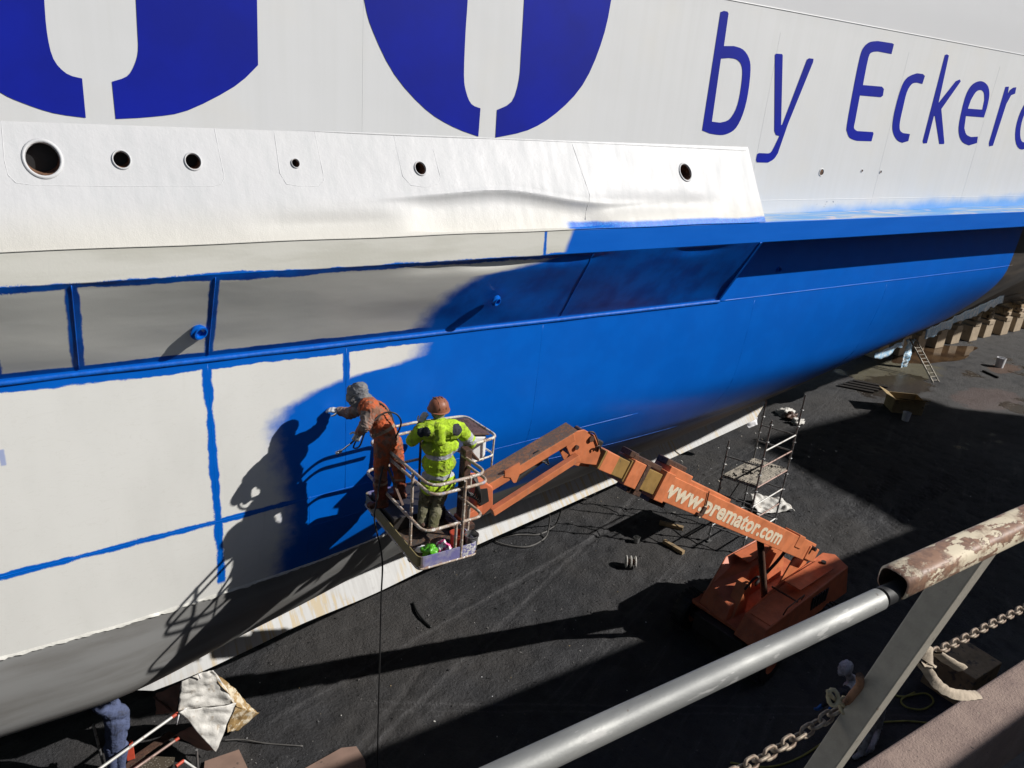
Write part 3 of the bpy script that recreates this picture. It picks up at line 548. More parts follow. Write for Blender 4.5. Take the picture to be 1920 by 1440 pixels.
hk = post_pt(.47, -.036, -.03); cl = [ry(1300, 1495, .60 * FS), ry(1385, 1445, .60 * FS), ry(1490, 1385, .603 * FS), ry(1590, 1318, .60 * FS)]
chain(cl, 'barrier_chain', 'beige steel barrier chain running down left from the hook on the post')
cr = [ry(1655, 1272, .615 * FS), ry(1700, 1245, .615 * FS), ry(1790, 1206, .615 * FS), ry(1850, 1175, .615 * FS), ry(1935, 1133, .615 * FS), ry(2060, 1075, .615 * FS)]
chain(cr, 'barrier_chain', 'beige steel barrier chain with rag knot, right of the grey post', .022 * FS, .0032 * FS)
mb = MB(); hp = ry(1612, 1285, .57 * FS); mb.tube(smooth_path([ry(1612, 1268, .565 * FS), hp, ry(1598, 1303, .575 * FS), ry(1584, 1322, .592 * FS), ry(1578, 1330, .60 * FS)], 4), .011, 10); mb.build('chain_hook', MT['rust'], rail, smooth=True)
kn = MB()
for i in range(3):
    c = ry(1562 + 22 * i, 1308 + 9 * (i % 2) + 6 * i, .59 * FS); kn.tube(arc(c, (.014, 0, .009), (0, .014, .013), 0, 2 * math.pi, 10)[:-1], .006, 7, closed=True)
kn.tube(smooth_path([ry(1552, 1296, .59 * FS), ry(1562, 1308, .59 * FS), ry(1575, 1318, .588 * FS), ry(1590, 1328, .59 * FS)], 4), .006, 6); o = kn.build('cord_knot', MT['cord'], None, smooth=True); tag(o, 'frayed yellow cord knotted where the left chain meets the post hook', 'cord')
def ribbon(pts, wd, name, mat, parent=None, twist=1.0, th=.003, wj=.2):
    p = smooth_path(pts, 8); rows = []
    for i, c in enumerate(p):
        d = (p[min(i + 1, len(p) - 1)] - p[max(i - 1, 0)]).normalized(); _, a, u = frame(d); an = twist * i / len(p) * 2 + .5; A = a * math.cos(an) + u * math.sin(an); B = d.cross(A); ww = wd * (1 + wj * noise.noise(Vector((i * .4, len(p), wd * 50))))
        rows.append([c - A * ww / 2 + B * th, c + B * (th + .3 * ww * .3), c + A * ww / 2 + B * th, c + A * ww / 2 - B * th, c - B * th * .2, c - A * ww / 2 - B * th, c - A * ww / 2 + B * th])
    mb = MB(); mb.grid(rows); return mb.build(name, mat, parent, smooth=True)
rg_ = empty('tied_rag', ry(1735, 1245, .60 * FS), 'tan rag strip knotted round the chain right of the post', 'rag')
ribbon([ry(1716, 1225, .60 * FS), ry(1732, 1221, .595 * FS), ry(1745, 1232, .595 * FS), ry(1740, 1246, .60 * FS), ry(1722, 1240, .60 * FS)], .048, 'knot', MT['rag'], rg_, 1.5)
ribbon([ry(1728, 1240, .60 * FS), ry(1742, 1262, .60 * FS), ry(1760, 1285, .60 * FS), ry(1785, 1300, .60 * FS), ry(1812, 1304, .60 * FS), ry(1835, 1303, .60 * FS)], .034, 'tail', MT['rag'], rg_, 1.2)
ribbon([ry(1755, 1222, .60 * FS), ry(1775, 1237, .60 * FS), ry(1805, 1254, .60 * FS)], .036, 'tail', MT['rag'], rg_, .3)
mb = MB(); mb.tube(smooth_path([ry(1682, 1258, .60 * FS), ry(1686, 1266, .60 * FS), ry(1677, 1272, .60 * FS), ry(1680, 1278, .60 * FS)], 4), .004, 6); mb.build('tail', MT['rust'], rg_, smooth=True)

# ------------------------------------------------------------------ boom lift
def mat_orange(name, col, worn=.25, rustc=(.10, .06, .045)):
    m = M(name); n1 = m.noise(3.2, 6, rough=.65); n2 = m.noise(26, 6, rough=.7); c = m.mix(col, tuple(q * .72 for q in col), n1.ss(.35, .7)); lim = .72 - worn * .4
    k = (n2 * .6 + n1 * .4).ss(lim - .03, lim + .04); c = m.mix(c, rustc, k); c = m.mix(c, (.30, .24, .19), m.noise(9, 5, m.vec(m.x * 3, m.y * 3, m.z * .5)).ss(.56, .75) * .3)
    m.set('Base Color', c).set('Roughness', k * .3 + .48).set('Specular IOR Level', .35); m.bump(n2, .25, .003); m.bump(k * -1.0, .3, .002); return m.mat
MT['orange'] = mat_orange('worn_orange_paint', (.62, .20, .085), .15); MT['orange2'] = mat_orange('dusty_orange_red_paint', (.56, .155, .07), .16); MT['jibtop'] = mat_orange('dirty_jib_paint', (.30, .15, .08), .55, (.15, .105, .085))
MT['khaki'] = mat_orange('greasy_ochre_paint', (.30, .185, .062), .30, (.10, .07, .04)); MT['brown'] = mat_orange('brown_rusty_steel', (.10, .055, .038), .5, (.045, .026, .02)); MT['dark'] = pm('greasy_dark_steel', (.03, .026, .024), .55, var=.4, bump=.3)
MT['chrome'] = pm('cylinder_rod', (.7, .7, .72), .18, 1.0, var=.1, bump=0); MT['hose'] = pm('black_hose', (.02, .02, .02), .5, var=.3, bump=.1)
def mat_rails():
    m = M('paint_splashed_rail'); n1 = m.noise(9, 6, rough=.7); n2 = m.noise(30, 5, rough=.7); n3 = m.noise(3.5, 4); c = m.mix((.26, .17, .12), (.40, .34, .27), n1.ss(.4, .62)); c = m.mix(c, (.68, .66, .62), n2.ss(.55, .60) * n3.ss(.42, .52)); c = m.mix(c, (.14, .15, .42), n1.ss(.56, .62) * n3.ss(.52, .44) * .55); c = m.mix(c, (.05, .04, .035), m.noise(18, 5).ss(.62, .66) * .8)
    m.set('Base Color', c).set('Roughness', .55); m.bump(n2, .4, .003); return m.mat
MT['rails'] = mat_rails(); MT['railw'] = pm('cream_painted_rail', (.62, .58, .50), .5, var=.25, scale=14, dirt=(.25, .14, .08), amt=.35, dscale=16, bump=.3)
lift = empty('boom_lift', (13.5, 9.0, 0), 'orange articulated boom lift holding up the work basket beside the hull', 'boom lift')
def bp(x, a=0.0, b=0.0):           # point on the boom axis; a sideways (to the hull), b up
    p = V(x, 8.68 - (13.45 - x) * .134, 2.95 + (13.45 - x) * .59); return p + BS * a + BU * b
BD = V(-1, -.134, .59).normalized(); BS = V(-.134, 1, 0).normalized(); BU = BS.cross(BD).normalized() * 1
if BU.z < 0: BU = -BU
def bbox(x0, x1, wd, h, mi=0, a=0, b=0, mb=None):
    mb = mb or MB(); p0, p1 = bp(x0, a, b), bp(x1, a, b); return mb.box((p0 + p1) / 2, ((p1 - p0).length, wd, h), (BD, BS, BU), mi)
mb = bbox(14.75, 8.42, .36, .46); bbox(8.66, 8.40, .40, .52, mb=mb); base_boom = mb.build('base_boom', MT['orange'], lift, bevel=.012)
mb = bbox(9.15, 8.48, .34, .20, b=.27); bbox(10.6, 9.15, .30, .09, b=.255, mb=mb); mb.build('boom_top_cover', MT['orange'], base_boom, bevel=.015)
mb = bbox(8.98, 8.40, .22, .12, b=.40); mb.build('cable_guide', MT['brown'], base_boom, bevel=.02)
mb = bbox(9.6, 7.55, .30, .37, b=-.01); mid = mb.build('middle_boom', MT['khaki'], lift, bevel=.01)
mb = bbox(7.88, 7.58, .36, .43, b=-.01); mb.build('collar', MT['orange'], mid, bevel=.012)
mb = bbox(7.98, 7.89, .37, .46, b=-.01); bbox(7.70, 7.50, .20, .10, b=.26, mb=mb); bbox(8.35, 7.60, .22, .08, b=.245, mb=mb); bbox(8.15, 7.8, .24, .12, b=-.26, mb=mb); bbox(8.9, 8.45, .2, .14, b=-.27, mb=mb); mb.build('collar_plate', MT['brown'], mid, bevel=.01)
mb = bbox(8.0, 6.95, .25, .30, b=-.01); fly = mb.build('fly_boom', MT['khaki'], lift, bevel=.01)
mb = bbox(7.28, 6.98, .262, .31, b=-.008); mb.build('painted_end', MT['orange'], fly, bevel=.01)
# elbow bracket: two cheek plates with pins
E0 = bp(6.80); mb = MB()
def cheek(pix, y, th, mb): return mb.prism([ry(a, b, y) for a, b in pix], (0, th, 0))
ck = [(1062, 838), (1068, 812), (1096, 806), (1118, 818), (1126, 850), (1118, 872), (1098, 870), (1078, 866), (1070, 856)]
ya = E0.y - .17; cheek(ck, ya, .025, mb); cheek([(a - 14, b + 4) for a, b in ck], ya + .30, .025, mb); elbow = mb.build('elbow_bracket', MT['orange'], lift, bevel=.006)
for (a, b, r) in ((1108, 822, .045), (1080, 838, .035), (1077, 855, .035)): p = ry(a, b, ya); mb = MB(); mb.cyl(p + V(0, -.03, 0), p + V(0, .36, 0), r, 16); mb.build('pin', MT['brown'], elbow, smooth=True, auto=40)
mb = MB(); p = ry(1103, 812, ya); mb.box(ry(1110, 838, ya + .15), (.16, .20, .30), (BD, BS, BU)); mb.build('elbow_block', MT['dark'], elbow, bevel=.02)
mb = MB(); mb.tube(smooth_path([ry(1104, 810, ya), ry(1114, 812, ya - .02), ry(1122, 832, ya - .02), ry(1121, 846, ya)], 5), .012, 8); mb.tube(smooth_path([ry(1112, 846, ya - .02), ry(1118, 838, ya - .05), ry(1124, 836, ya - .05), ry(1127, 842, ya - .03)], 5), .010, 8); mb.build('hose', MT['brown'], elbow, smooth=True)
# jib: top beam, lower link, cylinder
yj = 7.62; j0, j1 = ry(1072, 812, yj + .0), ry(905, 912, yj)
jd, js, ju = frame(j1 - j0)
mb = MB(); mb.beam(j0 + jd * .02, j1, .27, .14, off=(.03, .0)); jib = mb.build('jib_beam', MT['orange'], lift, bevel=.012)
mb = MB(); mb.beam(j0 - jd * .04 + ju * .077, j1 + ju * .077, .28, .012, off=(.03, 0)); mb.build('top_plate', MT['jibtop'], jib, bevel=.004)
mb = MB(); cl_ = [(947, 884), (975, 868), (975, 888), (968, 905), (963, 906), (957, 896), (946, 895)]; mb.prism([ry(a, b, yj - .115) for a, b in cl_], (0, .03, 0)); mb.build('lug', MT['orange'], jib, bevel=.004)
k0, k1 = ry(1084, 856, yj - .07), ry(922, 960, yj - .07); mb = MB(); mb.beam(k0, k1, .10, .105); link_ = mb.build('jib_link', MT['orange'], lift, bevel=.008)
mb = MB(); a_, b_ = ry(1048, 838, yj), ry(966, 900, yj); mb.cyl(a_.lerp(b_, .28), b_, .042, 16); cyl_ = mb.build('jib_cylinder', MT['dark'], lift, smooth=True, auto=40)
mb = MB(); mb.cyl(a_, a_.lerp(b_, .3), .022, 14); mb.build('rod', MT['chrome'], cyl_, smooth=True, auto=40)
mb = MB()
for i in range(4):
    o_ = i * 3; mb.tube(smooth_path([ry(1000 + o_, 862 - i, yj - .06), ry(1020 + o_, 863 + i * 3, yj - .09), ry(1030 - o_, 850 + i, yj - .08), ry(1008, 850 - o_ * .5, yj - .06), ry(990 - o_, 872, yj - .05), ry(975, 882 + i, yj - .03)], 6), .010, 7)
mb.build('hydraulic_hose', MT['hose'], cyl_, smooth=True)
# basket end: rotator and mast post
mb = MB(); mb.prism([ry(a, b, yj - .13) for a, b in [(893, 902), (908, 902), (925, 914), (925, 950), (905, 968), (893, 955)]], (0, .26, 0)); rot = mb.build('rotator', MT['orange2'], lift, bevel=.02)
mb = MB(); p = ry(912, 922, yj - .14); mb.prism([ry(a, b, yj - .145) for a, b in [(896, 918), (914, 916), (917, 940), (903, 948), (895, 942)]], (0, .012, 0)); mb.build('opening', MT['dark'], rot)
mb = MB()
for i in range(5):
    p = V(4.62 + .03 * i, 7.42, 6.75); mb.tube(smooth_path([ry(880 + i * 3, 890, 7.35), ry(892 + i * 2, 905 + i * 4, 7.25), ry(888 + i * 3, 930 + i * 3, 7.3), ry(872 + i * 3, 925, 7.35), ry(874, 905 + i * 5, 7.4)], 6), .011, 7)
mb.build('hydraulic_hose', MT['hose'], rot, smooth=True)
TX0, TX1, TY0, TY1, TZ = 3.60, 4.42, 6.92, 8.62, 6.36
mb = MB(); mb.box((4.50, 7.50, 6.98), (.10, .14, 1.15)); mb.box((4.47, 7.50, 6.45), (.3, .3, .08)); mb.beam((4.5, 7.5, 7.55), (4.72, 7.6, 7.3), .1, .03); mb.build('mast_post', MT['brown'], lift, bevel=.01)
mb = MB(); mb.beam((4.45, 7.50, 6.50), (4.95, 7.60, 6.62), .16, .14); mb.build('basket_arm', MT['orange2'], lift, bevel=.01)
# tray: floor plate and toe boards
def rrect(x0, x1, y0, y1, z, r, n=5): return rounded([(x0, y0, z), (x1, y0, z), (x1, y1, z), (x0, y1, z)], r, n, True)
MT['floorp'] = mat_orange('dirty_basket_floor', (.15, .085, .05), .55, (.05, .04, .035))
def mat_toe():
    m = M('splashed_toe_board'); n1 = m.noise(5, 6, rough=.65); n2 = m.noise(24, 6, rough=.7); k = m.x.ss(3.62, 3.70); c = m.mix((.20, .16, .07), (.16, .15, .33), k); c = m.mix(c, (.26, .25, .36), n1.ss(.45, .6) * k); c = m.mix(c, (.62, .61, .56), n2.ss(.47, .55) * m.x.ss(4.12, 4.3)); c = m.mix(c, (.33, .13, .05), n1.ss(.62, .68)); c = m.mix(c, (.07, .055, .04), n2.ss(.60, .68) * .7)
    m.set('Base Color', c).set('Roughness', .55); m.bump(n2, .4, .003); return m.mat
MT['toe'] = mat_toe()
basket = MB().box(((TX0 + TX1) / 2, (TY0 + TY1) / 2, TZ + .02), (TX1 - TX0 - .02, TY1 - TY0 - .02, .03)).build('basket_floor', MT['floorp'], lift)
out_, inn_ = rrect(TX0, TX1, TY0, TY1, 0, .09), rrect(TX0 + .012, TX1 - .012, TY0 + .012, TY1 - .012, 0, .08)
mb = MB(); up_ = lambda L, z: [p + V(0, 0, z) for p in L]; R_ = [up_(out_, TZ), up_(out_, TZ + .17), up_(inn_, TZ + .17), up_(inn_, TZ)]; R_ = [r + [r[0]] for r in R_]; mb.grid(R_); mb.grid([R_[3], R_[0]]); mb.build('toe_board', MT['toe'], basket)
mb = MB(); mb.tube(up_(out_, TZ), .014, 8, closed=True); mb.build('bottom_edge', MT['rails'], basket, smooth=True)
for y in (7.2, 7.8, 8.35): MB().box((4.0, y, TZ - .02), (.8, .06, .05)).build('cross_member', MT['brown'], basket)
mb = MB(); mb.box((4.02, 8.12, TZ + .135), (.74, .74, .19)); mb.build('step_platform', MT['dark'], basket, bevel=.006)
ZT = 7.45; RR = .020
def rl(pts, name='rail', mat='rails', r=RR, cr_=.10, closed=False, par=None): mb = MB(); mb.tube(rounded(pts, cr_, 6, closed), r, 12, closed=closed); return mb.build(name, MT[mat], par or basket, smooth=True, auto=60)
# top rail loop on the near half, second bar just below
rl([(4.46, 7.52, ZT), (4.52, 7.0, ZT), (3.74, 6.96, ZT), (3.62, 8.58, ZT), (4.30, 8.62, ZT)], 'top_rail', cr_=.16)
rl([(4.50, 7.44, ZT - .12), (4.55, 6.98, ZT - .12), (3.76, 6.95, ZT - .12), (3.63, 8.56, ZT - .12), (4.30, 8.60, ZT - .12)], 'second_rail', 'rails', cr_=.14)
rl([(4.44, 7.5, 6.87), (4.50, 6.96, 6.87), (3.66, 6.93, 6.87), (3.60, 8.60, 6.87), (4.42, 8.62, 6.87)], 'knee_rail', cr_=.14)
rl([(4.30, 8.62, ZT), (5.08, 8.55, ZT), (5.16, 7.80, ZT), (4.62, 7.72, ZT), (4.60, 7.72, 6.95)], 'side_rail_loop', 'railw', cr_=.13)
rl([(4.40, 8.60, ZT - .22), (5.06, 8.54, ZT - .28), (5.15, 7.82, ZT - .28), (4.62, 7.74, ZT - .28)], 'side_rail_loop', 'railw', cr_=.11, r=.013)
rl([(5.13, 7.84, ZT), (5.13, 7.86, 6.85), (4.5, 7.86, 6.75)], 'side_post', 'railw', r=.013)
for (x, y, zt, m) in ((3.69, 7.35, ZT, 'rails'), (4.10, 6.945, 6.87, 'rails'), (4.18, 6.93, ZT, 'rails'), (3.64, 8.25, ZT, 'brown'), (4.42, 8.60, ZT, 'brown'), (4.45, 7.25, 6.87, 'rails')): rl([(x, y, TZ + .02), (x, y, zt)], 'post', m, r=.019)
mb = MB(); mb.box((4.28, 6.97, ZT - .06), (.014, .014, .12)); mb.build('rail_tie', MT['railw'], basket)
mb = MB(); p = V(3.665, 7.9, 7.2); mb.beam((3.64, 8.25, 7.42), (3.67, 7.55, 6.9), .03, .012); mb.build('brace', MT['brown'], basket)
# control box on the far side of the basket
mb = MB(); mb.prism([(4.84, 7.94, 7.02), (5.09, 7.94, 7.02), (5.09, 7.94, 7.42), (4.84, 7.94, 7.47)], (0, .50, 0)); cbx = mb.build('control_box', MT['white'], lift, bevel=.05, seg=4)
mb = MB(); mb.prism([(4.80, 7.92, 7.48), (5.11, 7.92, 7.425), (5.11, 7.92, 7.45), (4.80, 7.92, 7.505)], (0, .54, 0)); mb.build('lid', MT['brown'], cbx, bevel=.01)
# lettering on the boom side
tcv = bpy.data.curves.new('boom_text', 'FONT'); tcv.body = 'www.premator.com'; tcv.size = .335; tcv.offset = .010; tcv.shear = .12; tcv.space_character = 1.02; tcv.extrude = 0.0015; tcv.resolution_u = 3
to = bpy.data.objects.new('tmp_text', tcv); COL.objects.link(to); dg = bpy.context.evaluated_depsgraph_get(); dg.update(); tm = bpy.data.meshes.new_from_object(to.evaluated_get(dg)); bpy.data.objects.remove(to)
ws = [v.co.x for v in tm.vertices]; wd_ = max(ws) - min(ws); x0_ = 8.50; ln_ = (bp(13.05) - bp(x0_)).length; org = bp(x0_, -.1835, -.125)
hs = [v.co.y for v in tm.vertices]
for v in tm.vertices: a, b, c = v.co; v.co = org - BD * ((a - min(ws)) / wd_ * ln_) + BU * (b * 1.38) - BS * c
tm.materials.clear(); MT['textw'] = pm('cream_lettering', (.72, .62, .46), .55, var=.2, scale=20, dirt=(.45, .15, .05), amt=.12, dscale=20, bump=.1); tm.materials.append(MT['textw']); lt = link('lettering', tm, base_boom)
for x in (9.85,): mb = bbox(x + .05, x - .05, .03, .16, a=-.20, b=-.1); bbox(x + .0, x - .16, .05, .05, a=-.21, b=-.19, mb=mb); mb.cyl(bp(x, -.2, .0), bp(x - .12, -.2, .26), .012, 8); mb.build('bracket', MT['brown'], base_boom, bevel=.004)
mb = bbox(14.05, 13.75, .40, .30, b=.12); bbox(14.95, 14.45, .42, .34, b=-.02, mb=mb); pv = mb.build('pivot_block', MT['orange'], lift, bevel=.02)
mb = MB(); mb.cyl(bp(14.55, -.30, .12), bp(14.55, .30, .12), .05, 16); mb.build('pin', MT['dark'], pv, smooth=True, auto=40)
mb = MB(); c0, c1 = bp(12.6, 0, -.2), V(13.45, 8.75, 1.35); mb.cyl(c0, c1, .075, 18); lc = mb.build('lift_cylinder', MT['brown'], lift, smooth=True, auto=40)
# turret: far cover, near cover, base plate, and the chassis in the shade
T = V(13.9, 9.0, 0); ta = math.atan2(.134, 1); tx, ty = V(math.cos(ta), math.sin(ta), 0), V(-math.sin(ta), math.cos(ta), 0)
def tp(a, b, z): return T + tx * a + ty * b + V(0, 0, z)
def hexa(bot, top, mb):     # two loops of the same length
    n = len(bot); mb.add(list(bot) + list(top), [tuple(range(n - 1, -1, -1)), tuple(range(n, 2 * n))] + [(i, (i + 1) % n, n + (i + 1) % n, n + i) for i in range(n)]); return mb
mb = hexa([tp(*q, .95) for q in ((-1.55, .05), (-1.45, .85), (-.45, 1.15), (1.2, 1.10), (1.2, .32), (-.4, .30), (-1.05, .05))], [tp(a, b, z) for a, b, z in ((-1.38, .10, 1.25), (-1.25, .75, 1.45), (-.40, 1.02, 1.72), (1.15, 1.0, 1.78), (1.15, .38, 1.78), (-.35, .36, 1.70), (-.95, .12, 1.36))], MB()); mb.build('far_cover', MT['orange2'], lift, bevel=.03, seg=3)
mb = hexa([tp(*q, .92) for q in ((-1.75, -1.0), (-1.70, -.28), (-.4, -.22), (1.9, -.22), (2.05, -.5), (2.0, -1.0))], [tp(a, b, z) for a, b, z in ((-1.55, -.92, 1.42), (-1.50, -.33, 1.42), (-.35, -.28, 1.62), (1.75, -.28, 1.78), (1.95, -.5, 1.78), (1.85, -.92, 1.70))], MB()); nc = mb.build('near_cover', MT['orange2'], lift, bevel=.03, seg=3)
mb = MB(); mb.box(tp(.6, -.6, 1.775), (1.5, .42, .03), (tx, ty, V(0, 0, 1))); mb.build('hatch', MT['orange2'], nc, bevel=.01)
mb = MB(); mb.box(tp(-1.15, -.66, 1.44), (.5, .5, .03), (tx, ty, V(0, 0, 1))); mb.build('hatch', MT['orange2'], nc, bevel=.01)
for i in range(6): MB().box(tp(.3 + i * .12, -.965, 1.32), (.07, .03, .34), (tx, ty, V(0, 0, 1))).build('vent_slat', MT['dark'], nc)
mb = MB(); mb.tube(rounded([tp(-.9, -.90, 1.5), tp(-.9, -.95, 1.72), tp(-.2, -.95, 1.78), tp(-.2, -.90, 1.6)], .06), .016, 8); mb.build('grab_rail', MT['brown'], nc, smooth=True)
mb = MB(); mb.cyl(tp(1.3, -.55, 1.77), tp(1.3, -.55, 1.84), .06, 16); mb.build('filler_cap', MT['dark'], nc, smooth=True, auto=40)
MB().box(tp(-.42, -.6, 1.66), (.02, .66, .04), (tx, ty, V(0, 0, 1))).build('panel_joint', MT['brown'], nc)
mb = MB(); mb.box(tp(.3, .7, 1.79), (1.1, .42, .03), (tx, ty, V(0, 0, 1))); mb.build('far_hatch', MT['orange2'], lift, bevel=.01)
mb = MB(); mb.box(tp(.25, 0.05, .90), (3.5, 2.0, .10), (tx, ty, V(0, 0, 1))); mb.build('turntable', MT['orange2'], lift, bevel=.02)
for s in (-.26, .34): mb = hexa([tp(-.5, s, .95), tp(-.5, s + .04, .95), tp(1.3, s + .04, .95), tp(1.3, s, .95)], [tp(.35, s, 2.12), tp(.35, s + .04, 2.12), tp(.95, s + .04, 2.12), tp(.95, s, 2.12)], MB()); mb.build('boom_support', MT['orange'], lift, bevel=.008)
mb = hexa([tp(-1.3, .02, .95), tp(-1.3, .3, .95), tp(-.8, .3, .95), tp(-.8, .02, .95)], [tp(-1.0, .02, 1.75), tp(-1.0, .28, 1.75), tp(-.8, .28, 1.75), tp(-.8, .02, 1.75)], MB()); mb.build('boom_rest', MT['orange'], lift, bevel=.01)
mb = MB(); mb.tube(smooth_path([tp(-1.1, .0, 1.7), tp(-1.0, -.1, 2.0), tp(-.7, -.05, 1.9)], 4), .03, 8); mb.tube(smooth_path([tp(-.5, .1, 1.5), tp(.2, .05, 1.9), tp(.7, .1, 2.1)], 5), .04, 8); mb.build('hydraulic_hose', MT['dark'], lift, smooth=True)
mb = MB(); mb.box(tp(-.2, .1, .62), (3.0, 1.3, .42), (tx, ty, V(0, 0, 1))); mb.cyl(tp(0, 0, .8), tp(0, 0, .92), .6, 24); mb.box(tp(-1.3, .1, .5), (.2, 1.9, .2), (tx, ty, V(0, 0, 1))).box(tp(1.1, .1, .5), (.2, 1.9, .2), (tx, ty, V(0, 0, 1))); mb.build('chassis', MT['dark'], lift, bevel=.02)
for a in (-1.3, 1.1):
    for b in (-.95, 1.15):
        c = tp(a, b, .5); mb = MB(); mb.lathe(c, [(.24, -.17), (.44, -.17), (.49, -.12), (.50, -.05), (.50, .05), (.49, .12), (.44, .17), (.24, .17)], ty, 32)
        for k in range(22): an = 2 * math.pi * k / 22; dd = tx * math.cos(an) + V(0, 0, math.sin(an)); mb.box(c + dd * .50, (.04, .30, .05), (dd, ty, dd.cross(ty)))
        wh = mb.build('wheel', MT['black'], lift, smooth=True, auto=40); mb = MB(); mb.lathe(c, [(0, -.10), (.15, -.10), (.25, -.16), (.26, .16), (.15, .10), (0, .10)], ty, 24); mb.build('rim', MT['orange2'], wh, smooth=True, auto=40)

# ------------------------------------------------------------------ people
def cloth(name, col, dirt, amt=.3, var=.25, ds=7, rough=.85):
    m = M(name); n1 = m.noise(7, 5); n2 = m.noise(ds, 7, rough=.7); n3 = m.noise(35, 4, dist=1.0); c = m.mix(col, tuple(q * (1 - var) for q in col), n1.ss(.3, .7)); lim = .72 - amt * .44; c = m.mix(c, dirt, n2.ss(lim - .08, lim + .08))
    m.set('Base Color', c).set('Roughness', rough).set('Specular IOR Level', .2); m.bump(n3, .5, .012); m.bump(m.noise(160, 2), .3, .001); return m.mat
MT['hivis'] = cloth('hi_vis_yellow_cloth', (.38, .56, .03), (.22, .27, .05), .38); MT['navyc'] = cloth('dark_grey_cloth', (.035, .037, .045), (.06, .06, .055), .3); MT['refl'] = cloth('reflective_tape', (.40, .41, .43), (.25, .25, .24), .2, rough=.4)
MT['olive'] = cloth('dirty_olive_trousers', (.085, .082, .04), (.16, .15, .10), .5); MT['orc'] = cloth('orange_coverall_cloth', (.46, .10, .036), (.20, .105, .07), .48); MT['ord'] = cloth('grimy_orange_sleeve', (.30, .105, .055), (.20, .16, .14), .6, ds=5); MT['boot'] = cloth('orange_brown_boots', (.20, .045, .02), (.09, .04, .025), .45, rough=.5)
MT['glove'] = cloth('white_work_glove', (.55, .54, .52), (.25, .24, .23), .3); MT['hood'] = cloth('grey_hood_cloth', (.15, .155, .17), (.23, .21, .19), .45); MT['skin'] = pm('skin', (.42, .24, .17), .5, var=.15, bump=.1); MT['mask'] = cloth('paint_specked_hood', (.33, .32, .27), (.10, .09, .07), .45, ds=22)
MT['helm'] = mat_orange('brown_orange_helmet', (.27, .10, .055), .25, (.14, .06, .04)); MT['wsuit'] = cloth('white_coverall', (.46, .45, .47), (.25, .24, .24), .35); MT['bsuit'] = cloth('blue_grey_coverall', (.085, .105, .19), (.05, .055, .08), .3); MT['bluegl'] = cloth('blue_glove', (.05, .17, .5), (.04, .1, .3), .2)
def cap_mesh(mb, p0, r0, p1, r1, n=12):
    p0, p1 = Vector(p0), Vector(p1); d = p1 - p0
    if d.length < 1e-5: d = V(0, 0, .001); p1 = p0 + d
    L = d.length; prof = [(r0 * math.cos(t), r0 * math.sin(t)) for t in np.linspace(-math.pi / 2, 0, 5)] + [(r1 * math.cos(t), L + r1 * math.sin(t)) for t in np.linspace(0, math.pi / 2, 5)]
    mb.lathe(p0, prof, d, n)
def blend_body(name, caps, mats, voxel, parent, wr=.0, bands=(), smooth_n=6, ell=()):
    mb = MB()
    for c in caps: cap_mesh(mb, *c[:4])
    me = bpy.data.meshes.new('tmp'); me.from_pydata(mb.v, [], mb.f); o = bpy.data.objects.new('tmp', me); COL.objects.link(o)
    r = o.modifiers.new('r', 'REMESH'); r.mode = 'VOXEL'; r.voxel_size = voxel; r.use_smooth_shade = True
    s = o.modifiers.new('s', 'SMOOTH'); s.factor = .5; s.iterations = smooth_n
    dg = bpy.context.evaluated_depsgraph_get(); dg.update(); nm = bpy.data.meshes.new_from_object(o.evaluated_get(dg)); bpy.data.objects.remove(o); bpy.data.meshes.remove(me)
    keys = list(mats); nm.materials.clear()
    for k in keys: nm.materials.append(mats[k])
    nv = len(nm.vertices); co = np.empty(nv * 3); nm.vertices.foreach_get('co', co); co = co.reshape(-1, 3); no = np.empty(nv * 3); nm.vertex_normals.foreach_get('vector', no); no = no.reshape(-1, 3)
    def lab(P):
        best = np.full(len(P), 1e9); li = np.zeros(len(P), int)
        for c in caps:
            a, b = np.array(c[0]), np.array(c[2]); d = b - a; L2 = max(d @ d, 1e-9); t = np.clip(((P - a) @ d) / L2, 0, 1); q = a + t[:, None] * d; dd = np.linalg.norm(P - q, axis=1) - (c[1] + (c[3] - c[1]) * t); k = dd < best; best[k] = dd[k]; li[k] = keys.index(c[4])
        return li
    if wr:
        lv = lab(co); d = np.array([noise.noise(Vector(p) * 7) * .5 + (1 - abs(noise.noise(Vector((p[0] * 12, p[1] * 12, p[2] * 26 + 5 * noise.noise(Vector(p) * 5)))))) ** 6 * 1.3 for p in co]); co = co + no * (d * wr * np.where(np.isin(lv, [keys.index(k) for k in keys if k in ('skin', 'head')]), .0, 1))[:, None]; nm.vertices.foreach_set('co', co.ravel())
    nf = len(nm.polygons); ce = np.empty(nf * 3); nm.polygons.foreach_get('center', ce); ce = ce.reshape(-1, 3); li = lab(ce)
    for fn, key in bands: k = fn(ce, li, keys); li[k] = keys.index(key)
    nm.polygons.foreach_set('material_index', li.astype(np.int32)); nm.polygons.foreach_set('use_smooth', [True] * nf); nm.update()
    return link(name, nm, parent)
